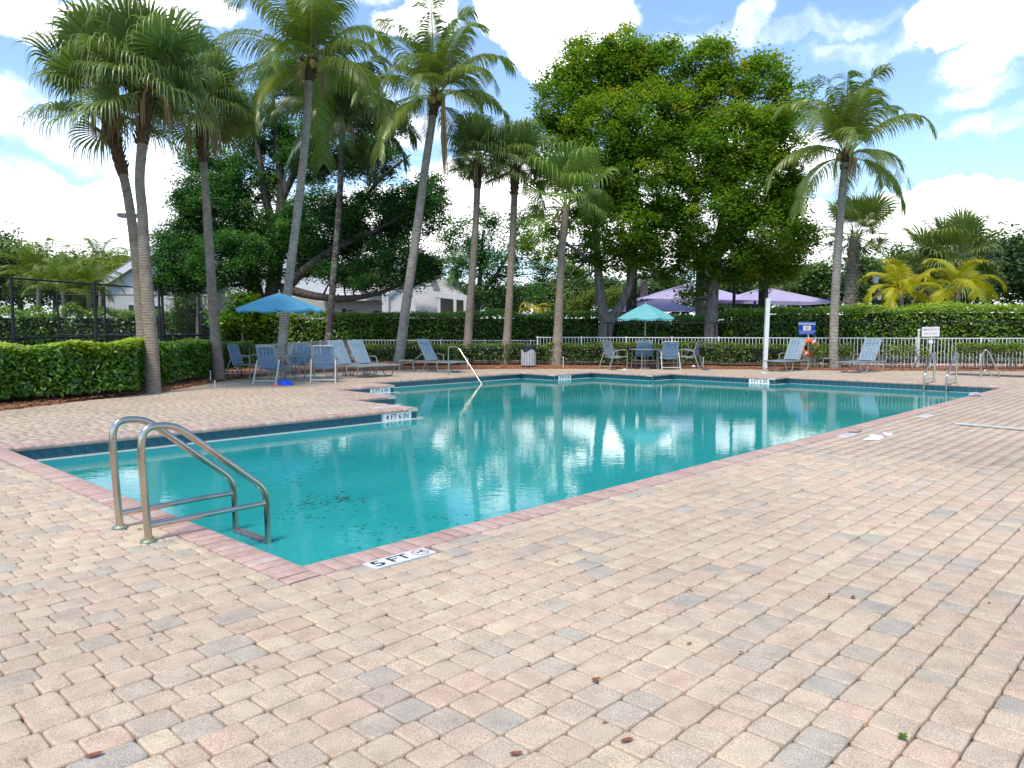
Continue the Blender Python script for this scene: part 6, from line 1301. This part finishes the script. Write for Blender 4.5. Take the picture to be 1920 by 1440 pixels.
ll_ = [(px(676, 27.2), px(860, 27.6), px(860, 28.8), px(672, 28.4), 'low clipped hedge behind the third lounger and the side table', .80), (px(860, 27.6), px(1030, 27.8), px(1030, 29), px(860, 28.8), 'low clipped hedge on both sides of the trash can', .80), (px(1030, 27.4), px(1345, 27.2), px(1345, 28.2), px(1030, 28.4), 'low dark hedge behind the right table and chairs', .84), (px(1345, 26.9), px(1500, 26.5), px(1500, 27.2), px(1345, 27.9), 'low hedge behind the white post and the fourth lounger', .82)]
for i, (a, b, c, d_, lb, h_) in enumerate(ll_): hedge(lb, [a, b, c, d_], h_, 'leaf_low', .085, .05, 420, 70 + i, .04, .16, .16, .30, top_lit=.30, group='low hedges along the fence')
def sparse_bush(label, u0, u1, d, z0, z1, n, seed, tint=.6, name='low_bush'):
    rng = np.random.default_rng(seed); c = at((u0 + u1) / 2, 690, d); t = thing(name, label, 'bush', (c.x, d, 0), 0, 'thin leggy bushes by the white fence'); hw = (u1 - u0) / 2 * d / F
    mb = MB()
    for k in range(int(hw * 30) + 6):
        x = rng.uniform(-hw, hw); y = rng.uniform(-.2, .2); mb.tube([(x, y, 0), (x + rng.normal(0, .12), y + rng.normal(0, .08), z1 * .5), (x + rng.normal(0, .22), y + rng.normal(0, .12), z1 * .92)], [.012, .009, .004], 5, False)
    tag(mb.build('stems', 'bark_pale', t), kind='stuff')
    P_ = np.stack([rng.uniform(-hw, hw, n), rng.normal(0, .16, n), z0 + (z1 - z0) * rng.beta(2.2, 1.3, n) + .05 * np.sin(rng.uniform(-hw, hw, n) * 3)], 1)
    V, Fc = leaf_quads(P_, .07, .045, rng, .3); link('foliage', mesh_np('foliage', V, Fc, M['leaf_low'], np.clip(rng.normal(tint, .2, n), 0.02, 1), False), t)
sparse_bush('thin low bush between the life ring and the lone coconut palm', 1519, 1596, 26.1, .15, .84, 2200, 81, .6)
sparse_bush('straggly bush behind the rightmost lounger', 1660, 1716, 25.7, .45, .80, 500, 82, .65)
sparse_bush('tiny bush beside the shut off sign post', 1730, 1741, 25.6, .35, .62, 130, 83, .7)
sparse_bush('leggy clipped bush with bare stems behind the right hand rails', 1795, 1990, 25.2, .55, .86, 5200, 84, .68)
# banana-like yellow leaves behind the hedge
def big_leaf_plant(label, u, v, d, n, L, seed, m_='lime_big'):
    rng = random.Random(seed); c = at(u, v, d); t = thing('broadleaf_plant', label, 'plant', (c.x, d, 0), 0, 'yellow green heliconia plants')
    for k in range(n):
        a = rng.uniform(0, 2 * PI); el = rng.uniform(.7, 1.4); l = L * rng.uniform(.7, 1.1); w = l * .16; mb = MB(); V = []; p = Vector((rng.uniform(-.25, .25), rng.uniform(-.25, .25), c.z * .45)); mb.tube([(p.x * .5, p.y * .5, 0), p], .02, 5); dv = Vector((math.cos(a) * math.cos(el), math.sin(a) * math.cos(el), math.sin(el))); sd = Vector((-math.sin(a), math.cos(a), 0)); o_ = []
        for q in range(8):
            s = q / 7; ww = w * math.sin(min(1, s * .95 + .05) * PI) ** .7 if q < 7 else .005; V += [tuple(p - sd * ww + Vector((0, 0, .25 * ww))), tuple(p), tuple(p + sd * ww + Vector((0, 0, .25 * ww)))]; dv = (dv + Vector((0, 0, -.10 - .06 * q))).normalized(); p = p + dv * l / 7
        mb.add(V, [(i * 3 + j, i * 3 + j + 1, i * 3 + 4 + j, i * 3 + 3 + j) for i in range(7) for j in range(2)], True, rng.random()); mb.build('leaf', m_, t)
M['lime_big'] = tint_mat('yellow_green_leaf', [(0, (.16, .26, .02)), (.5, (.32, .40, .03)), (1, (.52, .52, .05))], .4, .3, .5)
for i, (u, v, n, L) in enumerate(((1352, 590, 9, 1.3), (1368, 600, 8, 1.2), (1388, 580, 9, 1.2), (1405, 590, 8, 1.1), (1425, 572, 8, 1.2), (1452, 592, 7, 1.0), (1496, 595, 4, .8))):
    big_leaf_plant(('tall yellow green leaves rising left of the dark square pole', 'yellow green leaf clump lowest in front of the hedge gap', 'yellow green leaf clump beneath the right shade canopy', 'yellow green leaf clump in the middle of the row', 'yellow green leaves touching the top of the white post', 'small yellow green clump right of the white post', 'lone yellow green leaves above the hedge near the warning sign')[i], u, v, 33.2 if i != 1 else 31, n, L, 90 + i)
# black wire fence in front of the tall hedge at the right
t = thing('wire_fence', 'low black wire fence running in front of the tall right hedge', 'fence', (at(1130, 606, 29.6).x, 29.6, 0))
q0 = t.location; A = Vector((0, 0, at(1130, 606, 29.6).z)); B = at(1990, 604, 28.6) - q0; m = MB(); m.tube([A, B], .022, 6); m.build('rail', 'black_metal', t)
for u in (1140, 1230, 1341, 1500, 1671, 1760, 1838): p = at(u, 605, 29.5) - q0; m = MB(); m.tube([(p.x, p.y, 0), (p.x, p.y, p.z + .03)], .028, 8); m.build('post', 'black_metal', t)
